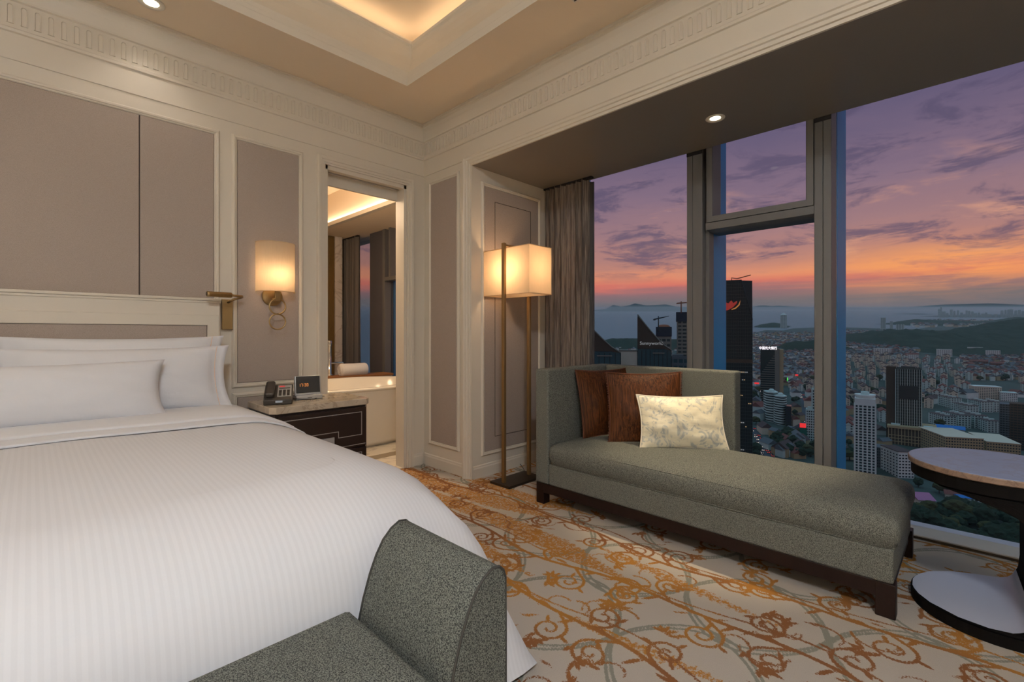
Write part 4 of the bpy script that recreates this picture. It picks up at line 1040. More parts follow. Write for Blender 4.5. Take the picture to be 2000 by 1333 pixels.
# ------------------------------------------------------------------ floor lamp
fl_ = empty('floor_lamp', (2.585, 2.48, 0)); tag(fl_, 'bronze floor lamp with rectangular silk shade between two square posts', 'floor lamp')
BZ = M['bronze']
bx('base', (-.185, .185, -.10, .10, .0, .018), M['dark_bronze'], fl_, .002)
bx('post', (-.150, -.128, -.014, .014, .018, 1.79), BZ, fl_, .002)
bx('post', (.126, .148, -.014, .014, .018, 1.79), BZ, fl_, .002)
b = B(); b.box(-.13, .128, -.008, .008, 1.766, 1.782, BZ, .002); b.obj('crossbar', fl_)
sx_, sy_, z0, z1 = .122, .238, 1.41, 1.755
b = B(); q = [(-sx_, -sy_), (sx_, -sy_), (sx_, sy_), (-sx_, sy_)]
b.loft([[(x, y, z) for x, y in q] for z in (z0, (z0+z1)/2, z1)], M['shade'], True, smooth=False); bmesh.ops.solidify(b.bm, geom=b.bm.faces[:], thickness=.0015); b.obj('lamp_shade', fl_)
for zz in (z0, z1): b = B(); b.tube([(x, y, zz) for x, y in q], .003, M['shade'], 5, closed=True); b.obj('shade_trim', fl_)
b = B(); b.tube([(-.12, 0, 1.60), (.12, 0, 1.60)], .005, BZ); b.obj('lamp_bar', fl_)
b = B(); b.lathe([(.001, 0), (.014, .004), (.028, .035), (.03, .06), (.02, .09), (.001, .105)], M['bulb'], (0, 0, 1.48), 16); b.obj('bulb', fl_)
light('POINT', 'floor_lamp_light', (2.585, 2.41, 1.60), P_SHADE*.5, GLOW, shadow_soft_size=.04)
light('POINT', 'floor_lamp_light', (2.585, 2.55, 1.60), P_SHADE*.5, GLOW, shadow_soft_size=.04)
b = B(); b.tube([(.13, .02, .012), (.2, .10, .006), (.28, .2, .005), (.3, .25, .02)], .003, M['black'], 6); b.obj('power_cord', fl_)

# two copies of the floor lamp, added out of view to fill the room with light
for k, (lx, ly) in enumerate(((-2.3, -2.1), (-2.45, 1.1))):
    c = copy_tree(fl_); c.location = (lx, ly, 0); c['label'] = ('bronze floor lamp added as fill light in the far corner behind the camera', 'bronze floor lamp added as fill light left of the bed, outside the picture')[k]
    light('POINT', 'floor_lamp_light', (lx, ly, 1.62), P_FILL, NEUT, shadow_soft_size=.10)  # strong fill light inside the added lamp copy
# ------------------------------------------------------------------ chaise
TW = M['tweed']
ch = empty('chaise_longue', (2.7, 1.1, 0)); tag(ch, 'long grey tweed chaise with one arm standing before the window', 'chaise')
def cl_(o): o.location = (-2.7, -1.1, 0); return o
SX0, SX1, SY0, SY1 = 2.352, 3.03, .212, 1.972
cl_(bx('seat_base', (SX0, SX1+.03, SY0+.01, SY1+.0, .135, .272), TW, ch, .012, 3))
def cushion_mesh():
    b = B(); nx_, ny_ = 22, 40; hx = (SX1-SX0)/2+.005; hy = (SY1-SY0)/2; cx, cy = (SX0+SX1)/2+.002, (SY0+SY1)/2
    z0, z1 = .268, .392
    def ringat(ins, z, n=26):
        pts = []; r = max(.045-ins*.4, .015)
        for (sx, sy, a0) in ((1, -1, -PI/2), (1, 1, 0), (-1, 1, PI/2), (-1, -1, PI)):
            for k in range(7):
                a = a0+PI/2*k/6; pts.append((cx+sx*(hx-ins-r)+r*math.cos(a), cy+sy*(hy-ins-r)+r*math.sin(a), z))
            # intermediate points on the following straight edge
            nxt = {(1, -1): (1, 1), (1, 1): (-1, 1), (-1, 1): (-1, -1), (-1, -1): (1, -1)}[(sx, sy)]
            aa = a0+PI/2; p0 = (cx+sx*(hx-ins-r)+r*math.cos(aa), cy+sy*(hy-ins-r)+r*math.sin(aa)); p1 = (cx+nxt[0]*(hx-ins-r)+r*math.cos(aa), cy+nxt[1]*(hy-ins-r)+r*math.sin(aa))
            for k in range(1, 8): pts.append((p0[0]+(p1[0]-p0[0])*k/8, p0[1]+(p1[1]-p0[1])*k/8, z))
        return pts
    prof_ = [(.012, z0), (.002, z0+.010), (-.010, z0+.05), (-.010, z0+.085), (-.002, z1-.012), (.010, z1), (.04, z1+.014), (.09, z1+.026), (.16, z1+.034), (.24, z1+.038), (.30, z1+.040)]
    b.loft([ringat(i, z) for i, z in prof_], TW, True, True, True)
    return b
cu_ = cl_(cushion_mesh().obj('seat_cushion', ch))
b = B(); rp = [(SX0-.004, SY0+.03), (SX0-.004, SY1-.03), (SX0+.03, SY1+.0)]
for zz in (.384, .274):
    pts = [(SX0+.006, SY1-.02, zz), (SX0+.0, 1.4, zz), (SX0+.0, .8, zz), (SX0+.004, SY0+.05, zz), (SX0+.02, SY0+.012, zz), (SX0+.06, SY0+.004, zz), (2.7, SY0+.004, zz), (SX1-.05, SY0+.004, zz)]
    b.tube(pts, .0035, TW, 6)
q_ = b.obj('piping'); q_.parent = cu_
def upr(name, x0, x1, y0, y1, z0, z1): return cl_(bx(name, (x0, x1, y0, y1, z0, z1), TW, ch, .016, 4))
upr('arm', SX0-.002, 3.135, 1.974, 2.084, .135, .886)
upr('backrest', 3.030, 3.135, 1.048, 1.99, .135, .886)
cl_(bx('rail', (SX0+.004, SX1+.085, SY0+.02, 2.076, .075, .136), M['wenge'], ch, .003))
for lx, ly in ((SX0+.002, SY0+.004), (SX0+.002, 2.014), (SX1+.035, SY0+.004), (SX1+.035, 2.014)):
    cl_(bx('leg', (lx, lx+.062, ly, ly+.064, 0, .1355), M['wenge'], ch, .003))

# cushions: local X runs along the given ground direction
def cushion(label, px_, m, w_, h_, t_, base, dirv, lean, seed, pipe=None, fringe=False, pinch=.07, name='throw_cushion', roll=0):
    rz = math.atan2(dirv[1], dirv[0]); e = empty(name, base); e.rotation_euler = (lean, roll, rz); tag(e, label, 'cushion')
    pillow('cushion_body', w_, h_, t_, m, pinch, 0, seed=seed, parent=e, wr=.014, soft=True)
    if pipe: seam_tube(e, w_, h_, pinch, .0045, pipe)
    return e
e = cushion('brown striated silk cushion leaning against the chaise arm, behind the other two', 0, M['brown_silk'], .475, .465, .12, (2.80, 1.785, .415), (.85, -.25), -.20, 11, M['fringe'], pinch=.06)
e = cushion('brown silk cushion with fringed edge in the middle, behind the cream cushion', 0, M['brown_silk'], .485, .465, .12, (2.745, 1.482, .412), (.58, -.60), -.20, 12, M['fringe'], pinch=.06)
# fringe: short tassels along side edges
b = B(); rf_ = random.Random(5)
for s in (-1, 1):
    for k in range(70):
        v = -1+2*k/69; x = s*.2425*(1-.06*(1-v*v)); z = .2325*v*.99+.2325
        b.tube([(x, 0, z), (x+s*.012, rf_.uniform(-.004, .004), z+rf_.uniform(-.004, .004))], .0022, M['fringe'], 4)
o = b.obj('fringe', e); o['kind'] = 'stuff'
cushion('cream floral damask lumbar cushion, frontmost on the chaise', 0, M['damask'], .53, .335, .115, (2.755, 1.245, .416), (.46, -.52), -.30, 13, M['damask_pipe'], pinch=.08)

# ------------------------------------------------------------------ side table
st_ = empty('side_table', (2.684, -.068, 0)); tag(st_, 'round C-shaped black side table with grey marble top', 'side table')
Rt = .262; spine = math.atan2(-1, .05)   # spine towards -Y
Ud = Vector((math.cos(spine), math.sin(spine), 0)); Vd = Vector((-Ud.y, Ud.x, 0))
def seg_ring(s_in, z, R=Rt, n=72):
    pts = []
    s_in = max(min(s_in, R*.995), -R); a_cut = math.acos(max(-1, min(1, s_in/R)))
    m_ = n*2//3
    for i in range(m_):      # arc part from -a_cut to a_cut
        a = -a_cut+2*a_cut*i/(m_-1); pts.append(Ud*(R*math.cos(a))+Vd*(R*math.sin(a)))
    t0 = R*math.sin(a_cut)
    for i in range(1, n-m_+1):
        t = t0-2*t0*i/(n-m_+1); pts.append(Ud*s_in+Vd*t)
    return [(p.x, p.y, z) for p in pts]
SI = .085
prof_t = [(-Rt, 0.0), (-Rt, .042)]
low = [(-.20, .044), (-.12, .046), (-.04, .049), (.02, .056), (.05, .070), (.07, .095), (.08, .13), (SI, .18)]
upz = [(SI, .36), (.078, .405), (.06, .440), (.03, .468), (-.02, .492), (-.09, .512), (-.17, .526), (-Rt, .532)]
b = B(); b.loft([seg_ring(s, z) for s, z in prof_t+low+upz+[(-Rt, .578)]], M['table_body'], True, True, True, False)
o = b.obj('c_shaped_body', st_)
# pale inside liner: shows on the base and a little way up the spine
b = B()
def liner(s, z, k):
    R_ = Rt-.004; t0 = math.sqrt(max(R_*R_-s*s, 1e-6)); return [tuple(Ud*(s-.003*(1 if z > .09 else 0))+Vd*(-t0+2*t0*i/24)+Vector((0, 0, z+.0035))) for i in range(25)]
b.loft([liner(s, z, 0) for s, z in [(-Rt+.006, .042), (-.25, .0425), (-.235, .043), (-.20, .044), (-.12, .046), (-.04, .049), (.02, .056), (.036, .063), (.05, .070), (.061, .083), (.07, .095), (.076, .115)]], M['table_inside'], False)
b.obj('base_inlay', st_)
b = B(); b.lathe([(.001, .578), (Rt+.006, .578), (Rt+.010, .582), (Rt+.010, .598), (Rt+.007, .602)], M['marble_edge'], n=72, smooth=False); b.obj('top_edge', st_)
b = B(); b.lathe([(Rt+.007, .602), (Rt+.003, .604), (.001, .604)], M['marble_table'], n=72, smooth=False); b.obj('marble_top', st_)
# ------------------------------------------------------------------ outdoors: ground seen from a high floor, rising gently with distance
HT, SL = 180.0, 50/920
def gz(d): return CH-HT+SL*d
def cw(d, l, z=0): return Vector((d*FX+l*RX, d*FY+l*RY, z))
def at_px(px, y):            # ground point seen at this pixel
    d = HT*920/(y-602); return d, (px-1000)/920*d
def cloc(d, l, dz=0):
    v = cw(d, l); v.z = gz(d)+dz; return v
YAW = -math.atan2(FX, FY)    # local +x = image right, +y = away
def los(px): return YAW-math.atan((px-1000)/920)
def land_mesh(name, pts, dz, m, label=None, kind='structure', smooth=False):
    b = B(); b.poly([cloc(*at_px(px, y), dz) for px, y in pts], m); bmesh.ops.triangulate(b.bm, faces=b.bm.faces[:]); o = b.obj(name); tag(o, label, None, None, kind); return o
b = B(); D1 = 60000
b.poly([cloc(250, -3000, -2.0), cloc(250, 3000, -2.0), cloc(D1, D1*1.9, -2.0), cloc(D1, -D1*1.9, -2.0)], M['sea']); o = b.obj('sea'); struct(o, 'calm grey bay water stretching to the horizon')
coast = [(900, 690), (1100, 668), (1180, 664), (1250, 665), (1345, 662), (1420, 660), (1470, 661), (1488, 656), (1476, 650), (1496, 645), (1530, 646), (1548, 642), (1590, 640), (1655, 640), (1720, 642), (1792, 643), (1812, 640), (1790, 636), (1762, 632), (1756, 628), (1785, 624), (1900, 627), (1960, 624), (2060, 621), (2300, 620), (2600, 1300), (800, 1300)]
land_mesh('land', coast, 0, M['city_ground'], 'dark built up land between the towers and the bay')
land_mesh('headland', [(1474, 637), (1490, 634.5), (1532, 635), (1545, 638), (1530, 640), (1500, 639.5)], .3, M['forest'], 'small dark headland under the pointed seaside tower')
land_mesh('sandbank', [(1740, 613.5), (1790, 612.5), (1830, 614), (1800, 614.8)], .3, M['islands'], 'thin sandbank far out in the bay')
land_mesh('far_shore', [(1795, 618.6), (1850, 616), (2000, 614), (2400, 612), (2400, 622), (2000, 621), (1900, 620.5)], .3, M['islands'], 'far built up shore across the inlet')
def ridge(name, pts, ybase, depth_w, m, label, rough=0.0, n=60, seed=1, nd=14, kind='structure'):
    """pts [(px, y of crest)], base pixel row ybase; cross-section cos^2 along depth"""
    d0 = HT*920/(ybase-602) + depth_w; b = B(); rows = []
    for j in range(nd+1):
        v = -1+2*j/nd; d = d0+v*depth_w; r = []
        for i in range(n+1):
            f = i/n*(len(pts)-1); k = min(int(f), len(pts)-2); q = f-k
            px = pts[k][0]+(pts[k+1][0]-pts[k][0])*q; yy = pts[k][1]+(pts[k+1][1]-pts[k][1])*q
            l = (px-1000)/920*d0
            h = max(0.0, CH+(652-yy)/920*d0-gz(d0))
            zz = h*math.cos(v*PI/2)**1.4
            if rough: zz += rough*(mnoise.noise(Vector((l*.02+seed, d*.02, 0)))+.5*mnoise.noise(Vector((l*.06, d*.06, seed))))*(.3+math.cos(v*PI/2))
            r.append(cloc(d, l, zz-1))
        rows.append(r)
    b.loft(rows, m, False); o = b.obj(name); tag(o, label, None, None, kind); return o
ridge('island', [(1160, 606), (1185, 604), (1198, 596), (1212, 599), (1228, 597), (1240, 593), (1252, 595), (1262, 597), (1300, 595), (1318, 599), (1345, 600)], 608.5, 1800, M['islands'], 'long low island across the bay behind the sloped towers', n=90)
ridge('island', [(1470, 601), (1490, 597), (1505, 599), (1520, 597.5), (1560, 600), (1640, 601), (1760, 600)], 605.5, 5000, M['islands'], 'faint far island beyond the seaside tower', n=60)
ridge('island', [(1760, 602), (1850, 595), (1930, 593), (2000, 596), (2100, 600)], 606, 5000, M['islands'], 'faint far hills beyond the distant skyline', n=60)
ridge('wooded_hill', [(1640, 690), (1690, 676), (1720, 662), (1765, 646), (1800, 645), (1840, 650), (1860, 654), (1900, 648), (1950, 641), (2000, 629), (2080, 615), (2200, 600), (2350, 640)], 706, 620, M['forest'], 'dark wooded hill above the apartment blocks', rough=10, n=150, nd=40)
ridge('wooded_hill', [(1750, 636), (1765, 629), (1790, 624), (1850, 626), (1920, 628), (1950, 626), (1985, 620), (2020, 620), (2080, 628)], 637, 320, M['forest'], 'low wooded ridge on the peninsula behind the hill', rough=6, n=80, nd=16, seed=4)
ridge('wooded_hill', [(1476, 638), (1485, 634), (1500, 631.5), (1512, 630), (1524, 632), (1535, 637)], 640, 60, M['forest'], 'small wooded knoll beside the pointed seaside tower', rough=2, n=24, nd=8, seed=6)
ridge('wooded_hill', [(1150, 672), (1200, 660), (1230, 662), (1260, 658), (1300, 661), (1345, 664), (1400, 670)], 684, 120, M['forest'], 'low tree covered shore behind the sloped roof towers', rough=4, n=60, nd=12, seed=8)
ridge('wooded_hill', [(1500, 690), (1540, 668), (1590, 664), (1640, 672), (1680, 690)], 690, 60, M['forest'], 'wooded slope inside the city behind the sign tower', rough=5, n=40, nd=12, seed=9)

# generic tower: local origin at base centre, front face at y=0 looking to the camera
def frame_at(name, px0, px1, ytop, ybase, rot=0.0):
    pc = (px0+px1)/2; d, l = at_px(pc, ybase); th = math.atan((pc-1000)/920)
    w_ = (px1-px0)*d*math.cos(th)/920; h_ = CH+(652-ytop)/920*d-gz(d)
    e = empty(name, cloc(d, l), los(pc)+rot); return e, w_, h_, d
def tower(label, px0, px1, ytop, ybase, dep, core, band, nb, npier=0, rot=0.0, bh=.45, pier_m=None, cat='building', name='tower', proud=.4, rooftop=True, pier_w=.12, sidepier=True, group=None):
    e, w_, h_, d = frame_at(name, px0, px1, ytop, ybase, rot); tag(e, label, cat, group)
    b = B(); b.box(-w_/2+proud, w_/2-proud, proud, dep-proud, -3, h_-.5, core); b.obj('glass_core', e)
    fh = h_/nb; b = B()
    for k in range(nb+1): b.box(-w_/2, w_/2, 0, dep, k*fh-fh*bh*.5, k*fh+fh*bh*.5 if k < nb else h_, band)
    o = b.obj('floor_bands', e); o['kind'] = 'stuff'
    if npier:
        pm = pier_m or band; b = B(); pw = w_/npier*pier_w
        for k in range(npier+1):
            x = -w_/2+w_*k/npier; x = max(-w_/2+pw, min(w_/2-pw, x)); b.box(x-pw, x+pw, -.1, .6, 0, h_, pm); 
        if sidepier:
            ns_ = max(2, int(dep/(w_/npier)))
            for k in range(ns_+1):
                y = dep*k/ns_
                for sx in (-1, 1): b.box(sx*w_/2-.3, sx*w_/2+.3, y-pw, y+pw, 0, h_, pm)
        o = b.obj('wall_piers', e); o['kind'] = 'stuff'
    if rooftop:
        b = B(); b.box(-w_*.3, w_*.25, dep*.3, dep*.7, h_, h_+3.5, band); b.box(-w_/2, w_/2, 0, .6, h_, h_+1.2, band); b.box(-w_/2, w_/2, dep-.6, dep, h_, h_+1.2, band)
        b.box(-w_/2, -w_/2+.6, 0, dep, h_, h_+1.2, band); b.box(w_/2-.6, w_/2, 0, dep, h_, h_+1.2, band); b.obj('roof_plant', e)
    return e, w_, h_, d

# big dark glass tower with red logo
e, w_, h_, d = frame_at('glass_tower', 1388, 1469, 549, 962)
tag(e, 'tallest dark glass tower with red swoosh logo near its top', 'building')
dep = 34; hw = w_/2; foldh = h_-(625-549)/920*d
b = B()
zf = CH+(652-705)/920*d-gz(d); hx = hw-20/920*d*.92
V = [(-hw, 0, -5), (hw, 0, -5), (hw, dep, -5), (-hw, dep, -5), (-hw, 0, h_), (hx, 0, h_), (hw, 7, h_), (hw, dep, h_), (-hw, dep, h_), (hw, 0, foldh)]
vs = [b.bm.verts.new(v) for v in V]; k = b.mi(M['glass_dark'])
for f in ((0, 1, 9, 5, 4), (5, 9, 6), (1, 2, 7, 6, 9), (2, 3, 8, 7), (3, 0, 4, 8), (4, 5, 6, 7, 8), (0, 3, 2, 1)):
    ff = b.bm.faces.new([vs[i] for i in f]); ff.material_index = k
b.obj('glass_body', e)
b = B(); nfl = 62
for i in range(nfl+1):
    z = h_*i/nfl; xr = hw if z < foldh else hw-(hw-hx)*(z-foldh)/(h_-foldh)
    b.box(-hw, xr, -.18, .05, z-.12, z+.12, M['mull_grey']); b.box(hw-.02, hw+.18, .2 if z < foldh else 7, dep, z-.12, z+.12, M['mull_grey'])
    b.box(-hw-.18, -hw, 0, dep, z-.12, z+.12, M['mull_grey'])
o = b.obj('floor_lines', e); o['kind'] = 'stuff'
b = B(); nm = 18
for i in range(nm+1):
    x = -hw+2*hw*i/nm; zt = h_ if x <= hx else foldh+(h_-foldh)*(hw-x)/(hw-hx); b.box(x-.09, x+.09, -.15, .05, 0, zt, M['mull_grey'])
    y = dep*i/nm; b.box(-hw-.15, -hw, y-.1, y+.1, 0, h_, M['mull_grey'])
o = b.obj('glazing_bars', e); o['kind'] = 'stuff'
b = B(); b.tube([(hx, -.1, h_), (hw, -.1, foldh)], .35, M['gasket'], 4); b.obj('slanted_edge', e); b = B(); b.box(-hw-.2, hw+.2, -.3, .1, zf-1.8, zf+1.6, M['stone_brown']); b.obj('dark_edge_band', e)
b = B(); b.tube([(hx-9, 10, h_), (hx-9, 10, h_+4), (hx-4, 10, h_+3), (hx+8, 10, h_+6)], .5, M['crane_orange'], 5); b.box(-hw, hx, 8, 10, h_, h_+1.6, M['glass_dark']); b.obj('roof_crane', e)
def swoosh(parent, name, cx, cz, sx, pts_up, pts_lo, m, y=-.6):
    b = B(); b.loft([[(cx+sx*x, y, cz+sx*z) for x, z in pts_up], [(cx+sx*x, y, cz+sx*z) for x, z in pts_lo]], m, False, smooth=False)
    bmesh.ops.solidify(b.bm, geom=b.bm.faces[:], thickness=.3); return b.obj(name, parent)
zl = CH+(652-597)/920*d-gz(d); xl = -hw + (1420-1388)/920*d*.92
swoosh(e, 'logo', xl+2.5, zl, 5.6, [(-1.5, .25), (-.9, .75), (-.3, .35), (.2, .9), (.5, .4), (1.1, .8)], [(-1.5, -.75), (-.9, -.95), (-.3, -.8), (.2, -.5), (.5, -.3), (1.1, .4)], M['sign_logo_red'])
swoosh(e, 'logo_stroke', xl+2.5, zl, 5.6, [(.2, -.65), (.8, -.4), (1.3, .1), (1.6, .85)], [(.25, -.8), (.9, -.6), (1.5, 0), (1.62, .85)], M['sign_logo_yellow'], -.8)
b = B(); rl_ = random.Random(2)
for i in range(26):
    z = rl_.uniform(.02, .62)*h_; n_ = rl_.randint(1, 5); x = rl_.uniform(-hw*.9, hw*.97-n_*1.5)
    for q in range(n_): b.box(x+q*1.5, x+q*1.5+1.1, -.12, .0, int(z/3.76)*3.76+.6, int(z/3.76)*3.76+1.6, M['lit_window'] if rl_.random() < .7 else M['sign_dim'])
o = b.obj('lit_windows', e); o['kind'] = 'stuff'

# sloped-roof towers
def sloped(label, px0, px1, ytl, ytr, ybase, sign=None, px_left=None):
    e, w_, h_, d = frame_at('sloped_tower', px0, px1, ytl, ybase); tag(e, label, 'building')
    hr = CH+(652-ytr)/920*d-gz(d); hw = w_/2; dep = 30
    b = B()
    prof_ = [(-hw, -5), (hw, -5), (hw, hr)] + [(hw-(2*hw)*q, hr+(h_-hr)*q**1.25) for q in (.2, .4, .6, .8, 1.0)]
    b.prism(prof_, 0, dep, M['teal_glass'], plane='xz'); b.obj('tower_body', e)
    b = B()
    b.prism([(-hw-.2, h_*.99)]+[(-hw-.2, hr+2)]+[(hw*.55, hr+2), (hw-.1, hr+.2)]+[(hw-(2*hw)*q, hr-.3+(h_-hr)*q**1.25) for q in (.2, .4, .6, .8)], -.7, 0, M['stone_brown'], plane='xz'); b.obj('dark_gable', e)
    for off, yy in ((0, -.9), (0, dep)):
        b = B(); b.tube([(hw-(2*hw)*q, yy, hr+(h_-hr)*q**1.25+.4) for q in (0, .2, .4, .6, .8, 1.0)], .7, M['concrete'], 4); b.obj('roof_edge_beam', e)
    b = B(); nfl = int(h_/7)
    for i in range(nfl):
        z = i*4+2
        if z > hr: break
        b.box(-hw-.1, hw+.1, -.3, .1, z-.4, z+.4, M['mull_grey']); b.box(hw-.1, hw+.3, 0, dep, z-.4, z+.4, M['mull_grey'])
    for i in range(9): x = -hw+2*hw*i/8; b.box(x-.3, x+.3, -.35, 0, 0, hr, M['glass_dark'])
    o = b.obj('facade_grid', e); o['kind'] = 'stuff'
    b = B(); b.box(-hw*.1, hw*.6, -.8, -.3, hr-3.6, hr-2.4, M['concrete']); b.obj('light_ledge', e)
    if sign: mesh_text('sign_letters', sign[0], sign[1], M['sign_dim'], e, (sign[2]*hw, -.95, hr+sign[3]), (PI/2, 0, 0), .1, .04)
    return e, w_, h_, hr, d
sloped('dark tower with steep curved roof and white lettering', 1245, 1311, 615, 685, 905, ('Sunnyworld', 5.4, -.18, 8.2))
sloped('dark tower with steep curved roof at left edge beside curtain', 1128, 1212, 610, 690, 920)
e, w_, h_, d = frame_at('blank_wall_block', 1209, 1246, 685, 900); tag(e, 'plain beige windowless block between the two sloped roof towers', 'building')
bx('block_body', (-w_/2, w_/2, 0, 22, -3, h_), M['wall_beige'], e); bx('parapet', (-w_/2-.2, w_/2+.2, -.2, 22, h_-1.2, h_+.5), M['concrete'], e)
b = B(); b.box(-w_/2-.1, -w_/2+2.5, -.4, 1, h_+3, h_+3.8, M['wall_white']); b.tube([(-w_/2+1, .5, h_), (-w_/2+1, .5, h_+3)], .2, M['concrete'], 4); b.obj('roof_light_mast', e)
# towers under construction
def crane(parent, x, y, z0, hgt, jib, counter, m, tilt=.12, name='tower_crane'):
    b = B(); b.tube([(x, y, z0), (x, y, z0+hgt)], 1.0, m, 4); b.obj('crane_mast', parent)
    b = B(); b.tube([(x-counter, y, z0+hgt*.86-counter*tilt), (x, y, z0+hgt*.86), (x+jib, y, z0+hgt*.86+jib*tilt)], [1.1, 1.3, .4], m, 4); b.box(x-counter-1, x-counter+3, y-1.5, y+1.5, z0+hgt*.8-counter*tilt, z0+hgt*.88-counter*tilt, m); b.obj('crane_jib', parent)
e, w_, h_, d = tower('unfinished tower wrapped in dark netting with orange crane beside the mullion', 1322, 1352, 612, 800, 22, M['glass_dark'], M['concrete'], 26, 3, bh=.5, rooftop=False)
bx('safety_net', (-w_/2-1.5, w_/2+1, -1.5, 24, h_-15, h_+2), M['net_navy'], e); crane(e, -w_*.22, -2, h_, 21, 17, 7, M['crane_orange'], .05)
e, w_, h_, d = tower('unfinished building with dark netting and grey crane behind the lettered tower', 1282, 1311, 640, 800, 24, M['glass_dark'], M['concrete'], 16, 3, bh=.5, rooftop=False)
bx('safety_net', (-w_/2-1, w_/2+1, -1.2, 25, h_-16, h_+1), M['net_navy'], e)
b = B(); b.lathe([(w_*.45, 0), (w_*.4, 3), (w_*.25, 5), (.1, 5.5)], M['crane_orange'], (0, 10, h_), 12); b.obj('roof_formwork', e); crane(e, -w_*.36, -3, h_-8, 28, 18, 8, M['crane_steel'], .22)
tower('low grey office block below the unfinished tower', 1304, 1345, 699, 880, 20, M['teal_glass'], M['roof_grey'], 14, 4)
# white-signed stepped tower
e, w_, h_, d = frame_at('sign_tower', 1485, 1530, 684, 790); tag(e, 'dark banded tower with glowing white rooftop characters', 'building')
b = B(); b.box(-w_/2, w_*.13, 0, 26, -3, h_, M['glass_dark']); b.obj('glass_front', e)
b = B(); b.box(w_*.13, w_*.33, -1, 26, -3, h_+3, M['concrete']); b.obj('concrete_shaft', e); b = B(); b.box(w_*.33, w_/2, 1, 26, -3, h_+1, M['wall_tan']); b.obj('tan_side', e)
b = B()
for i in range(22):
    z = i*h_*.042; q = min(1, max(0, (22-i)/9)); x0_ = w_*.13-(w_*.63)*q; b.box(x0_, w_*.13, -.8, .2, z, z+1.1, M['concrete'])
o = b.obj('stepped_bands', e); o['kind'] = 'stuff'
b = B(); b.box(-w_*.5, w_*.16, -1.0, 1.5, h_-.5, h_+6.5, M['net_navy']); b.obj('sign_board', e)
mesh_text('sign_characters', '中国光大银行', 6.2, M['sign_white'], e, (-w_*.17, -1.6, h_+3.1), (PI/2, 0, 0), .15, .12).scale = (.80, 1, 1)
# twin bow-fronted banded building
def bow(label, px0, px1, ytop, ybase, dep, nb, name='bow_fronted_block', curve=.35):
    e, w_, h_, d = frame_at(name, px0, px1, ytop, ybase, .25); tag(e, label, 'building')
    def outl(s): return [(-w_/2*s+w_*s*i/10, dep*.4-dep*curve*s*math.sin(PI*i/10)) for i in range(11)]+[(w_/2*s, dep), (-w_/2*s, dep)]
    b = B(); b.prism(outl(.95), -3, h_-.4, M['glass_dark']); b.obj('glass_core', e)
    b = B(); fh = h_/nb
    for k in range(nb+1): b.prism(outl(1.0), k*fh-.5*fh*.5, k*fh+.5*fh*.5, M['wall_pale'])
    o = b.obj('curved_bands', e); o['kind'] = 'stuff'
    b = B(); b.lathe([(w_*.25, h_), (w_*.25, h_+3), (w_*.15, h_+5), (.1, h_+5)], M['wall_pale'], (0, dep*.5, 0), 12); b.obj('roof_drum', e)
    return e, w_, h_, d
bow('pale bow fronted banded building, left one of a joined pair', 1499, 1524, 768, 826, 26, 12)
bow('pale bow fronted banded building, right one of a joined pair', 1517, 1541, 776, 832, 26, 12)
tower('dark blue slab next to the bow fronted pair', 1534, 1546, 794, 836, 18, M['net_navy'], M['glass_dark'], 8, rooftop=False)
tower('slim teal block with grid windows beside the right mullion', 1574, 1592, 802, 862, 16, M['glass_dark'], M['wall_pale'], 12, 4, pier_w=.2)
tower('taller pale block half hidden by the right mullion', 1585, 1604, 762, 862, 14, M['glass_dark'], M['wall_pale'], 18, 3, pier_w=.2)
e, w_, h_, d = frame_at('shop_block', 1562, 1576, 836, 862); tag(e, 'green low block with red rooftop sign beside the teal block', 'building')
simple('green_cladding', rgb(40, 110, 92)); bx('block_body', (-w_/2, w_/2, 0, 14, -2, h_), M['green_cladding'], e); bx('red_sign_board', (-w_/2, w_/2*.7, -.4, .4, h_, h_+6), M['sign_red'], e)
# white tower with crown
e, w_, h_, d = tower('white residential tower with ring shaped crown and dark windows', 1668, 1711, 792, 925, 22, M['window_dark'], M['wall_pale'], 24, 5, bh=.42, pier_m=M['wall_white'], pier_w=.17, rooftop=False)
b = B(); b.box(-w_/2+.4, w_/2-.4, .4, 21, h_-1, h_+7, M['wall_white']); b.obj('crown_base', e)
b = B(); b.lathe([(w_*.42, h_+7), (w_*.48, h_+9), (w_*.50, h_+11), (w_*.44, h_+11), (w_*.36, h_+8)], M['wall_white'], (0, 11, 0), 24); b.obj('crown_ring', e)
b = B(); b.lathe([(w_*.2, h_+7), (w_*.2, h_+14), (.1, h_+14.5)], M['wall_pale'], (0, 11, 0), 12); b.tube([(0, 11, h_+14), (0, 11, h_+22)], .35, M['concrete'], 4); b.tube([(3, 11, h_+12), (3, 11, h_+19)], .25, M['concrete'], 4); b.obj('roof_mast', e)
e2, w2_, h2_, d2 = frame_at('entrance_sign', 1666, 1706, 880, 905); tag(e2, 'glowing yellow and white sign at the foot of white tower', 'sign')
b = B()
for k in range(6): b.box(-w2_*.3+k*3.6, -w2_*.3+k*3.6+2.4, -.3, .2, 4, 6.5, M['sign_yellow'] if k < 2 else M['sign_white'])
b.obj('sign_panel', e2); bx('sign_beam', (-w2_*.4, w2_*.35, .2, 1.2, -2, 4), M['concrete'], e2)
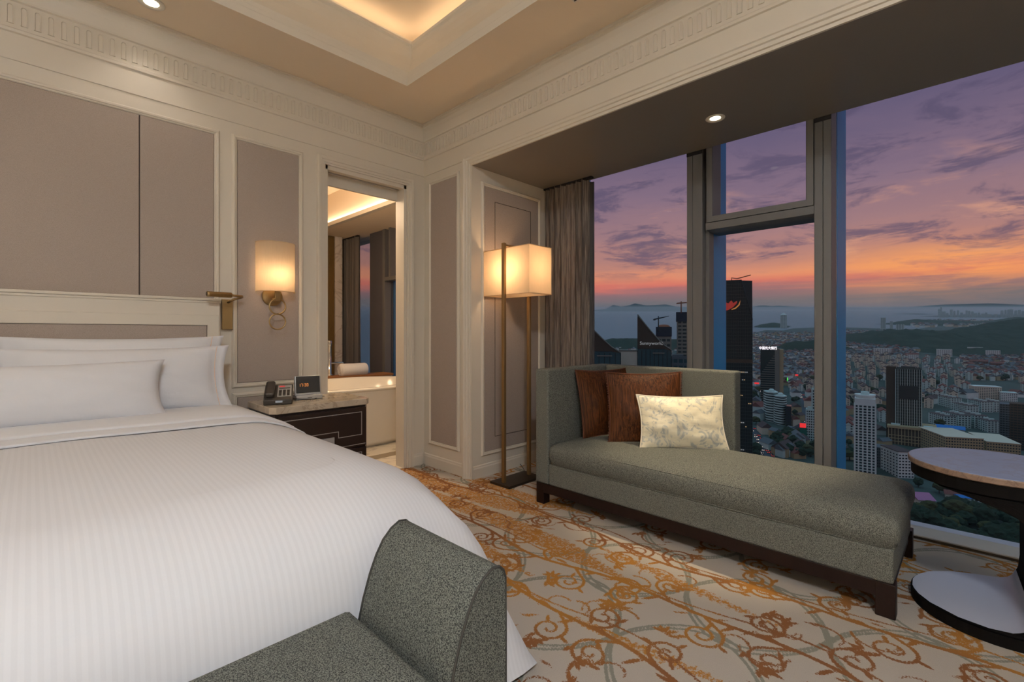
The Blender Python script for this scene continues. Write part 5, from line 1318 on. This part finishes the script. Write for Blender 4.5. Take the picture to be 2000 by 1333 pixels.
# grid tower with black screen
e, w_, h_, d = tower('grid facade office tower with a black screen and brown side wing', 1749, 1800, 722, 868, 26, M['glass_dark'], M['mull_grey'], 26, 11, bh=.22, pier_m=M['wall_pale'], pier_w=.09)
bx('black_screen', (-w_*.35, w_*.36, -1.0, -.2, h_*.60, h_*.78), M['gasket'], e)
bx('brown_wing', (-w_/2-10, -w_/2+.2, 2, 26, -3, h_+3), M['stone_brown'], e)
e, w_, h_, d = frame_at('podium_block', 1735, 1826, 832, 868); tag(e, 'wide brown podium with pale flat roof below the grid tower', 'building')
bx('podium_body', (-w_/2, w_/2, -14, 6, -3, h_-3), M['stone_brown'], e); bx('roof_slab', (-w_/2-1.5, w_/2+1.5, -16, 30, h_-3, h_), M['wall_tan'], e)
b = B()
for k in range(15): x = -w_/2+w_*k/14; b.box(x-.4, x+.4, -14.6, -14, 0, h_-3, M['wall_tan'])
for z in (4, 8, 12): b.box(-w_/2, w_/2, -14.4, -14, z-.4, z+.4, M['wall_tan'])
o = b.obj('facade_grid', e); o['kind'] = 'stuff'; bx('red_sign_board', (w_*.36, w_*.49, -15.4, -14.7, 0, 5), M['sign_red'], e); bx('skylight', (-w_*.45, -w_*.25, -8, 0, h_, h_+1.5), M['wall_pale'], e); bx('skylight', (w_*.25, w_*.45, -8, 0, h_, h_+1.5), M['wall_pale'], e)
# long blue roof, beige school block, creamy hotel block
def hall(label, px0, px1, ytop, ybase, dep, wall, roof, rot=0.0, gable=3.0, name='hall', nwin=8, group=None):
    e, w_, h_, d = frame_at(name, px0, px1, ytop, ybase, rot); tag(e, label, 'building', group); h_ = max(h_, 3)
    hb_ = max(h_-gable, 2)
    bx('walls', (-w_/2, w_/2, 0, dep, -2, hb_), wall, e)
    b = B()
    if gable > 0.5: b.prism([(-.8, hb_), (dep+.8, hb_), (dep/2, h_)], -w_/2-.8, w_/2+.8, roof, plane='yz')
    else: b.box(-w_/2-.4, w_/2+.4, -.4, dep+.4, hb_, hb_+.6, roof)
    b.obj('roof', e)
    b = B(); nf = max(1, int(hb_/3.2))
    for i in range(nwin):
        for j in range(nf): x = -w_/2+w_*(i+.5)/nwin; b.box(x-w_/nwin*.28, x+w_/nwin*.28, -.15, .1, j*3.2+1, j*3.2+2.4, M['window_dark'])
    for i in range(max(2, int(dep/5))):
        for j in range(nf):
            for sx in (-1, 1): y = 2.5+i*5; b.box(sx*w_/2-.12, sx*w_/2+.12, y-1, y+1, j*3.2+1, j*3.2+2.4, M['window_dark']) if y+1 < dep else None
    o = b.obj('windows', e); o['kind'] = 'stuff'
    return e, w_, h_, d
hall('long low hall with bright blue roof beside the brown podium', 1828, 1884, 834, 856, 26, M['wall_pale'], M['roof_blue'], 0, 3)
hall('cream hotel block with long terraces among the apartments', 1902, 1958, 756, 780, 26, M['wall_beige'], M['wall_white'], .35, 0, nwin=12)
hall('white block beside the cream hotel', 1955, 1988, 768, 785, 24, M['wall_white'], M['wall_pale'], .2, 0, nwin=8)
hall('beige flat roofed school beside the table top', 1842, 1925, 856, 905, 62, M['wall_tan'], M['wall_beige'], .45, 0, nwin=14)
hall('second beige flat roofed school at the right edge', 1925, 1995, 866, 905, 60, M['wall_tan'], M['wall_beige'], .30, 0, nwin=12)
hall('white five storey block with flat roof nearest the chaise end', 1752, 1788, 884, 935, 30, M['wall_white'], M['roof_dark'], .55, 0, nwin=5)
hall('grey block beside the white tower foot', 1712, 1734, 876, 915, 20, M['roof_grey'], M['roof_grey'], .1, 0, nwin=5)
hall('pink roofed house among the trees beyond the sill', 1792, 1829, 969, 1004, 20, M['wall_beige'], M['roof_pink'], .5, 4)
hall('small blue roofed shed below the pink roof', 1804, 1830, 996, 1010, 7, M['wall_pale'], M['roof_blue'], .1, 1.5, nwin=3)
hall('row of blue roofed sheds, left one', 1872, 1898, 970, 986, 9, M['wall_pale'], M['roof_blue'], .35, 1.5, nwin=3)
hall('row of blue roofed sheds, right one', 1902, 1932, 972, 984, 8, M['wall_pale'], M['roof_blue'], .1, 1.5, nwin=3)
hall('red roofed long house behind the courtyard', 1846, 1892, 962, 978, 9, M['wall_beige'], M['roof_red'], .1, 3)
hall('white flat roofed workshop with long windows', 1888, 1932, 950, 976, 22, M['wall_white'], M['wall_white'], .35, 0, nwin=9)
land_mesh('courtyard', [(1838, 984), (1870, 978), (1876, 992), (1856, 1002), (1843, 998)], .4, M['concrete'], 'small pale paved courtyard between the houses')
# red-roof villas under the hill
for i, (px, y, w_, lb) in enumerate(((1782, 699, 26, 'white villa with bright red roof at the foot of hill'), (1845, 692, 30, 'white building with long flat front below the hill'), (1724, 690, 34, 'pale school building at the foot of hill left of the red villa'), (1905, 688, 30, 'yellow lit building group at the hill foot'), (1940, 694, 28, 'pale cream house right of the yellow lit group'), (1912, 712, 36, 'red brick housing below the hill'), (1948, 716, 26, 'red brick housing at the right below the hill'))):
    hall(lb, px-w_/2, px+w_/2, y-9, y+5, 16, M['wall_white'] if i not in (5, 6) else M['roof_red'], M['roof_red'] if i in (0, 5, 6) else M['wall_pale'], .15, 5 if i in (0, 5, 6) else 0, nwin=7)
# seaside tower with pointed top, far towers
e, w_, h_, d = tower('pointed blue tower standing on the headland across the water', 1524, 1537, 616, 641, 40, M['teal_glass'], M['wall_pale'], 22, 4, rooftop=False)
b = B(); b.lathe([(w_*.5, h_), (w_*.3, h_+12), (.1, h_+24)], M['wall_pale'], (0, 20, 0), 6); b.obj('pointed_cap', e)
for i, (px0, px1, yt, yb, lb) in enumerate(((1720, 1730, 621, 644, 'grey waterfront tower, tallest of three near the coast'), (1738, 1744, 628, 646, 'thin waterfront tower, middle of three near the coast'), (1750, 1766, 634, 647, 'wide low waterfront block, right of three near the coast'), (1904, 1920, 632, 648, 'pale pair of blocks on the shore below the ridge'))):
    tower(lb, px0, px1, yt, yb, 30, M['teal_glass'], M['wall_pale'], 14, 3, rooftop=False)
rr = random.Random(12)
spx = [(1834, 604, 4), (1838, 600, 3), (1843, 609, 7), (1858, 605, 5), (1864, 608, 4), (1871, 607, 4), (1878, 611, 5), (1888, 607, 4), (1893, 608, 4), (1899, 609, 5), (1905, 612, 6), (1912, 611, 4), (1920, 613, 6), (1932, 614, 8), (1957, 607, 5), (1964, 606, 4), (1973, 605, 10), (1984, 607, 5), (1991, 606, 5), (1998, 608, 5), (1850, 612, 5), (1884, 614, 5), (1926, 611, 4), (1945, 614, 6)]
me0 = None
for px, yt, wd in spx:
    dd, ll = at_px(px, 620.5); h_ = CH+(652-yt)/920*dd-gz(dd); ww = wd/920*dd*.8
    if me0 is None:
        b = B(); b.box(-.5, .5, 0, .6, 0, 1, M['wall_pale']); b.box(-.3, .3, .1, .5, 1, 1.06, M['wall_pale'])
        for k in range(12): b.box(-.505, .505, -.01, .3, .04+k*.08, .075+k*.08, M['window_dark'])
        o = b.obj('skyline_tower'); me0 = o
    else: o = me0.copy(); COL.objects.link(o)
    o.location = cloc(dd, ll); o.rotation_euler = (0, 0, los(px)); o.scale = (ww, ww, h_); tag(o, 'hazy high rise in the distant skyline across the inlet', 'building', 'distant skyline towers across the inlet')

# apartment blocks: four shared meshes
def apt_mesh(kind, wall, roof, w_, dep, h_):
    b = B(); b.box(-w_/2, w_/2, 0, dep, -4, h_, wall)
    if kind == 0:
        b.prism([(-w_/2-.4, h_), (w_/2+.4, h_), (0, h_+w_*.35)], -.3, dep+.3, roof, plane='xz'); b.prism([(-w_*.3, h_+.02), (w_*.3, h_+.02), (0, h_+w_*.24)], -.5, -.25, wall, plane='xz')
    else:
        b.box(-w_/2-.2, w_/2+.2, -.2, dep+.2, h_, h_+.5, roof)
        for k in range(3): b.box(-w_*.15, w_*.2, dep*(.15+.3*k), dep*(.15+.3*k)+3, h_+.5, h_+2.6, wall)
    nf = int(h_/3)
    for j in range(nf):
        for x in ((-.28, .28) if kind == 0 else (-.36, -.12, .12, .36)): b.box(x*w_-1, x*w_+1, -.12, .1, j*3+.9, j*3+2.3, M['window_dark'])
        for i in range(int(dep/5)):
            y = 1.5+i*5; b.box(-w_/2-.12, -w_/2+.1, y, y+2.6, j*3+.9, j*3+2.4, M['window_dark'])
    o = b.obj('apartment_block'); return o
protos = [apt_mesh(0, M['wall_beige'], M['roof_dark'], 13, 34, 17), apt_mesh(0, M['wall_pale'], M['roof_red'], 12, 30, 18), apt_mesh(1, M['wall_pale'], M['roof_dark'], 16, 38, 18), apt_mesh(0, M['wall_white'], M['roof_grey'], 12, 26, 15)]
used = [False]*4
def apt(kind, px, y, rot, label, group, sc_=1.0):
    o = protos[kind]
    if used[kind]: o = o.copy(); COL.objects.link(o)
    used[kind] = True
    dd, ll = at_px(px, y); o.location = cloc(dd, ll); o.rotation_euler = (0, 0, los(px)+rot); o.scale = (sc_, sc_, rr.uniform(.9, 1.15)*sc_)
    tag(o, label, 'building', group); return o
for px, y, lb in ((1856, 838, 'white flat roofed apartment block right above the blue roof, first of three'), (1884, 837, 'white flat roofed apartment block, middle of three above the blue roof'), (1916, 838, 'white flat roofed apartment block, last of three above the blue roof'),
                  (1942, 846, 'pale apartment block right of the white three'), (1900, 812, 'white apartment block between the white three and cream hotel'), (1928, 806, 'white apartment block below the cream hotel, left'), (1952, 806, 'white apartment block below the cream hotel, right'), (1868, 800, 'greenish apartment block left below the cream hotel')):
    apt(2, px, y, .5, lb, None)
tower('tall dark tower cut by the right picture edge', 1972, 2010, 790, 880, 24, M['glass_dark'], M['stone_brown'], 18, 5, rooftop=False)
tower('grey slab in front of the dark right edge tower', 1952, 1980, 790, 862, 24, M['glass_dark'], M['roof_grey'], 16, 5, rooftop=False)
# exclusion rectangles in picture rows (px0, px1, y0, y1)
EXC = [(1660, 1716, 800, 940), (1728, 1832, 800, 900), (1836, 2010, 790, 920), (1485, 1550, 770, 850), (1560, 1610, 800, 880), (1890, 1990, 745, 800), (1840, 1960, 812, 850)]
AVE = [(1462, 832, 1480, 832, 1545, 935, 1495, 935), (1554, 732, 1568, 732, 1592, 855, 1568, 855)]
def blocked(px, y):
    for x0, ya, x1, _, x2, yb, x3, _ in AVE:
        if ya <= y <= yb:
            q = (y-ya)/(yb-ya)
            if x0+(x3-x0)*q <= px <= x1+(x2-x1)*q: return True
    return any(a <= px <= b_ and c <= y <= e_ for a, b_, c, e_ in EXC)
cnt = 0
d = 1900.0
while d > 640 and cnt < 250:
    y = 602+HT*920/d; stepl = 24+d*.004
    l0 = (1650-1000)/920*d; l1 = (2010-1000)/920*d; l = l0+rr.uniform(0, 10)
    while l < l1 and cnt < 250:
        px = 1000+l/d*920
        dens = .95 if y < 800 else .75
        lim = 706 if px > 1760 else 696
        if px > 1870: lim = 726 + (px-1870)*.10
        if not blocked(px, y) and rr.random() < dens and y > lim:
            k = 0 if px < 1800 and rr.random() < .7 else rr.choice((1, 3, 0, 1))
            apt(k, px, y, rr.uniform(-.25, .05)+.12, ('beige gabled apartment block with dark roof', 'pale green gabled apartment block with red roof', '', 'white gabled apartment block with grey roof')[k]+' packed in the rows below the wooded hill', ('beige', 'red roofed', '', 'white')[k]+' apartment rows below the wooded hill', rr.uniform(.85, 1.1)); cnt += 1
        l += stepl*rr.uniform(.9, 1.35)
    d -= 42+d*.012
for i in range(34):
    px = rr.uniform(1548, 1595); y = rr.uniform(690, 775); apt(rr.choice((0, 3)), px, y, rr.uniform(-.2, .3), 'small pale apartment block between the sign tower and right mullion', 'apartment blocks between sign tower and mullion', rr.uniform(.7, 1))
# thousands of small houses further out: too many and small to count
def houses(name, n, region, label, size=(9, 14, 7), seed=3):
    r_ = random.Random(seed); b = B(); ms = [M['wall_beige'], M['wall_white'], M['wall_tan'], M['wall_pale']]; rs = [M['roof_red'], M['roof_dark'], M['roof_grey'], M['roof_grey']]
    k = 0
    while k < n:
        px = r_.uniform(region[0], region[1]); y = region[2]+(region[3]-region[2])*r_.random()**1.3
        if blocked(px, y): k += 1; continue
        dd, ll = at_px(px, y); c = cloc(dd, ll); s = r_.uniform(.7, 1.4); w_, dp, h_ = size[0]*s, size[1]*s, size[2]*r_.uniform(.7, 1.5)
        mm = Matrix.Translation(c) @ Matrix.Rotation(los(px)+r_.uniform(-.7, .7), 4, 'Z')
        b.box(-w_/2, w_/2, 0, dp, -2, h_, r_.choice(ms), mat4=mm)
        v_ = [b.bm.verts.new(mm @ Vector(p)) for p in ((-w_/2-.4, -.4, h_), (w_/2+.4, -.4, h_), (w_/2+.4, dp+.4, h_), (-w_/2-.4, dp+.4, h_), (0, 0, h_+w_*.4), (0, dp, h_+w_*.4))]
        kk = b.mi(r_.choice(rs))
        for f in ((0, 1, 4), (1, 2, 5, 4), (2, 3, 5), (3, 0, 4, 5)): ff = b.bm.faces.new([v_[i] for i in f]); ff.material_index = kk
        k += 1
    o = b.obj(name, weld=False); tag(o, label, 'buildings', None, 'stuff')
houses('distant_houses', 900, (1472, 1600, 652, 740), 'crowd of tiny distant houses behind the sign tower', (12, 18, 9), 3)
houses('distant_houses', 700, (1650, 1790, 648, 700), 'crowd of tiny distant houses left of the wooded hill', (14, 20, 9), 4)
houses('distant_houses', 300, (1780, 2010, 628, 640), 'crowd of tiny houses on the peninsula beyond the hill', (26, 40, 16), 5)
houses('distant_houses', 260, (1880, 2010, 700, 745), 'crowd of small houses at the foot of the hill, right edge', (12, 16, 8), 6)
houses('distant_houses', 170, (1472, 1660, 740, 900), 'crowd of low roofs along the avenues between the towers', (13, 20, 9), 7)
houses('distant_houses', 160, (1650, 2000, 770, 900), 'crowd of low roofs between the big towers', (13, 20, 8), 8)
houses('distant_houses', 120, (1150, 1345, 672, 700), 'crowd of small houses along the left shore', (12, 18, 8), 9)
# trees
def crown(seed, m, r=1.0):
    b = B(); bmesh.ops.create_icosphere(b.bm, subdivisions=3, radius=1.0); k = b.mi(m)
    for v in b.bm.verts:
        n = mnoise.noise(v.co*1.7+Vector((seed, 0, 0)))*.35+mnoise.noise(v.co*4.5+Vector((0, seed, 0)))*.22; v.co *= 1+n; v.co.z = v.co.z*.85+1.25
    b.lathe([(.12, -.4), (.09, .6)], M['trunk'], n=6); b.mats = [m, M['trunk']]
    for f in b.bm.faces[:]: pass
    return b
tps = []
for s, m in ((1, M['tree_dark']), (5, M['tree_dark']), (9, M['tree_olive'])):
    b = crown(s, m); o = b.obj('park_tree'); tps.append(o)
tu = [False]*3
def tree(px, y, s, label, group):
    k = rr.choice((0, 1, 0, 2)); o = tps[k]
    if tu[k]: o = o.copy(); COL.objects.link(o)
    tu[k] = True
    dd, ll = at_px(px, y); o.location = cloc(dd, ll, s*.2); o.rotation_euler = (0, 0, rr.uniform(0, 6)); o.scale = (s, s, s*rr.uniform(.8, 1.1)); c_ = ('rounded dark green', 'lopsided dark green', 'olive green')[k]; tag(o, label.replace('dark ', '', 1).replace('bushy', c_+' bushy') if 'bushy' in label else c_+' '+label.replace('dark ', '', 1), 'tree', c_+' '+group)
for i in range(110):
    px = rr.uniform(1770, 2010); y = rr.uniform(1003, 1110) if px > 1840 else rr.uniform(1010, 1110)
    if 1938 < px < 1975 and y < 1050 and rr.random() < .6: continue
    tree(px, y, rr.uniform(4.5, 8), 'dark bushy park tree below the window at the right', 'park trees below the window')
for i in range(45):
    px = rr.uniform(1780, 2000); y = rr.uniform(915, 965); tree(px, y, rr.uniform(3, 5.5), 'street tree among the low houses seen under the table top', 'street trees among the low houses')
for i in range(190):
    px = rr.choice((rr.uniform(1655, 1990), rr.uniform(1470, 1595), rr.uniform(1470, 1595))); y = rr.uniform(735, 900)
    if blocked(px, y): continue
    tree(px, y, rr.uniform(4, 7), 'dark tree between the city blocks', 'city trees between the blocks')
# avenue with cars
b = B()
for pts in (((1466, 835), (1474, 835), (1535, 930), (1500, 930)), ((1558, 735), (1563, 735), (1586, 850), (1572, 850)), ((1545, 700), (1549, 700), (1563, 735), (1558, 735))):
    b.poly([cloc(*at_px(px, y), .5) for px, y in pts], M['asphalt'])
o = b.obj('avenue'); struct(o, 'grey avenues running between the towers')
def car_proto():
    b = B(); b.box(-.9, .9, -2.2, 2.2, .3, 1.0, M['roof_grey'], .2, 2); b.box(-.78, .78, -1.1, 1.5, 1.0, 1.5, M['window_dark'], .2, 2)
    for s in (-1, 1):
        b.box(s*.62-.25, s*.62+.25, -2.32, -2.18, .5, .85, M['headlight']); b.box(s*.62-.25, s*.62+.25, 2.18, 2.3, .6, .9, M['taillight'])
        for yy in (-1.4, 1.4): b.lathe([(.01, -.12), (.33, -.12), (.33, .12), (.01, .12)], M['gasket'], (s*.85, yy, .33), 10, axis='x')
    return b.obj('car')
c0 = car_proto(); first = True
for i in range(64):
    if i < 44:
        q = rr.random(); la = rr.choice((0.1, .3, .5, .7, .9)); px = (1467+(1503-1467)*q)+la*(7+26*q); y = 838+90*q; toward = la < .5
    else:
        q = rr.random(); la = rr.choice((.2, .8)); px = 1558+15*q+la*(5+8*q); y = 738+108*q; toward = la < .5
    o = c0 if first else c0.copy()
    if not first: COL.objects.link(o)
    first = False
    dd, ll = at_px(px, y); dd2, ll2 = at_px(px+3.6, y+9); v = cw(dd2, ll2)-cw(dd, ll); o.location = cloc(dd, ll, .5); o.rotation_euler = (0, 0, math.atan2(v.y, v.x)+(PI/2 if toward else -PI/2)); o.scale = (1.5, 1.4, 1.3)
    tag(o, 'small car with its lights on in evening avenue traffic', 'car', 'cars on the evening avenues')
# little glowing shop signs
for i, (px, y, w_, h_, m, lb) in enumerate(((1476, 746, 8, 2.2, 'sign_white', 'white glowing strip sign left of the banded tower'), (1478, 749, 9, 3, 'sign_red', 'red glowing sign under the white strip left of the banded tower'), (1490, 765, 10, 2.4, 'sign_white', 'white glowing strip above the bow fronted pair'), (1556, 733, 6, 3, 'sign_red', 'small red glowing sign right of the sign tower'),
    (1538, 742, 2, 8, 'sign_green', 'upright green glowing sign by the upper avenue'), (1717, 838, 6, 5, 'sign_red', 'red glowing sign between white tower and grid tower'), (1987, 859, 10, 4, 'sign_red', 'red oval glowing sign at the right edge'), (1994, 829, 10, 2, 'sign_red', 'thin red sign line on the right edge tower'), (1520, 812, 3, 2, 'sign_red', 'tiny red sign left of the bow fronted pair'), (1553, 793, 3, 4, 'sign_red', 'small red sign beside the second avenue'), (1515, 848, 3, 1.6, 'sign_white', 'tiny white sign by the big avenue'))):
    e, w2_, hh, d = frame_at('glowing_sign', px-w_/2, px+w_/2, y-h_/2, y+h_*.9+4); tag(e, lb, 'sign'); s = h_/920*d
    bx('lit_panel', (-w2_/2, w2_/2, -.3, 0, hh-s, hh), M[m], e); bx('sign_post', (-.4, .4, 0, .6, -2, hh-s*.2), M['concrete'], e)

# evening haze lying over land and water (thin homogeneous layer)
hz = bpy.data.materials.new('evening_haze'); hz.use_nodes = True; t = NT(hz.node_tree); t.n.remove(t.n['Principled BSDF'])
vs_ = t.node('ShaderNodeVolumeScatter'); vs_.inputs['Color'].default_value = (.76, 1, .94, 1); vs_.inputs['Density'].default_value = 0.5e-4; t.l.new(vs_.outputs[0], t.n['Material Output'].inputs['Volume'])
b = B(); D0, D1h = 60, 42000
pts = [(D0, -2500), (D0, 2500), (D1h, D1h*1.5), (D1h, -D1h*1.5)]
b.loft([[cloc(d, l, -30) for d, l in pts], [cloc(d, l, 235) for d, l in pts]], hz, True, True, True, False)
o = b.obj('evening_haze'); tag(o, 'thin evening haze over the bay and city', 'haze', None, 'stuff')
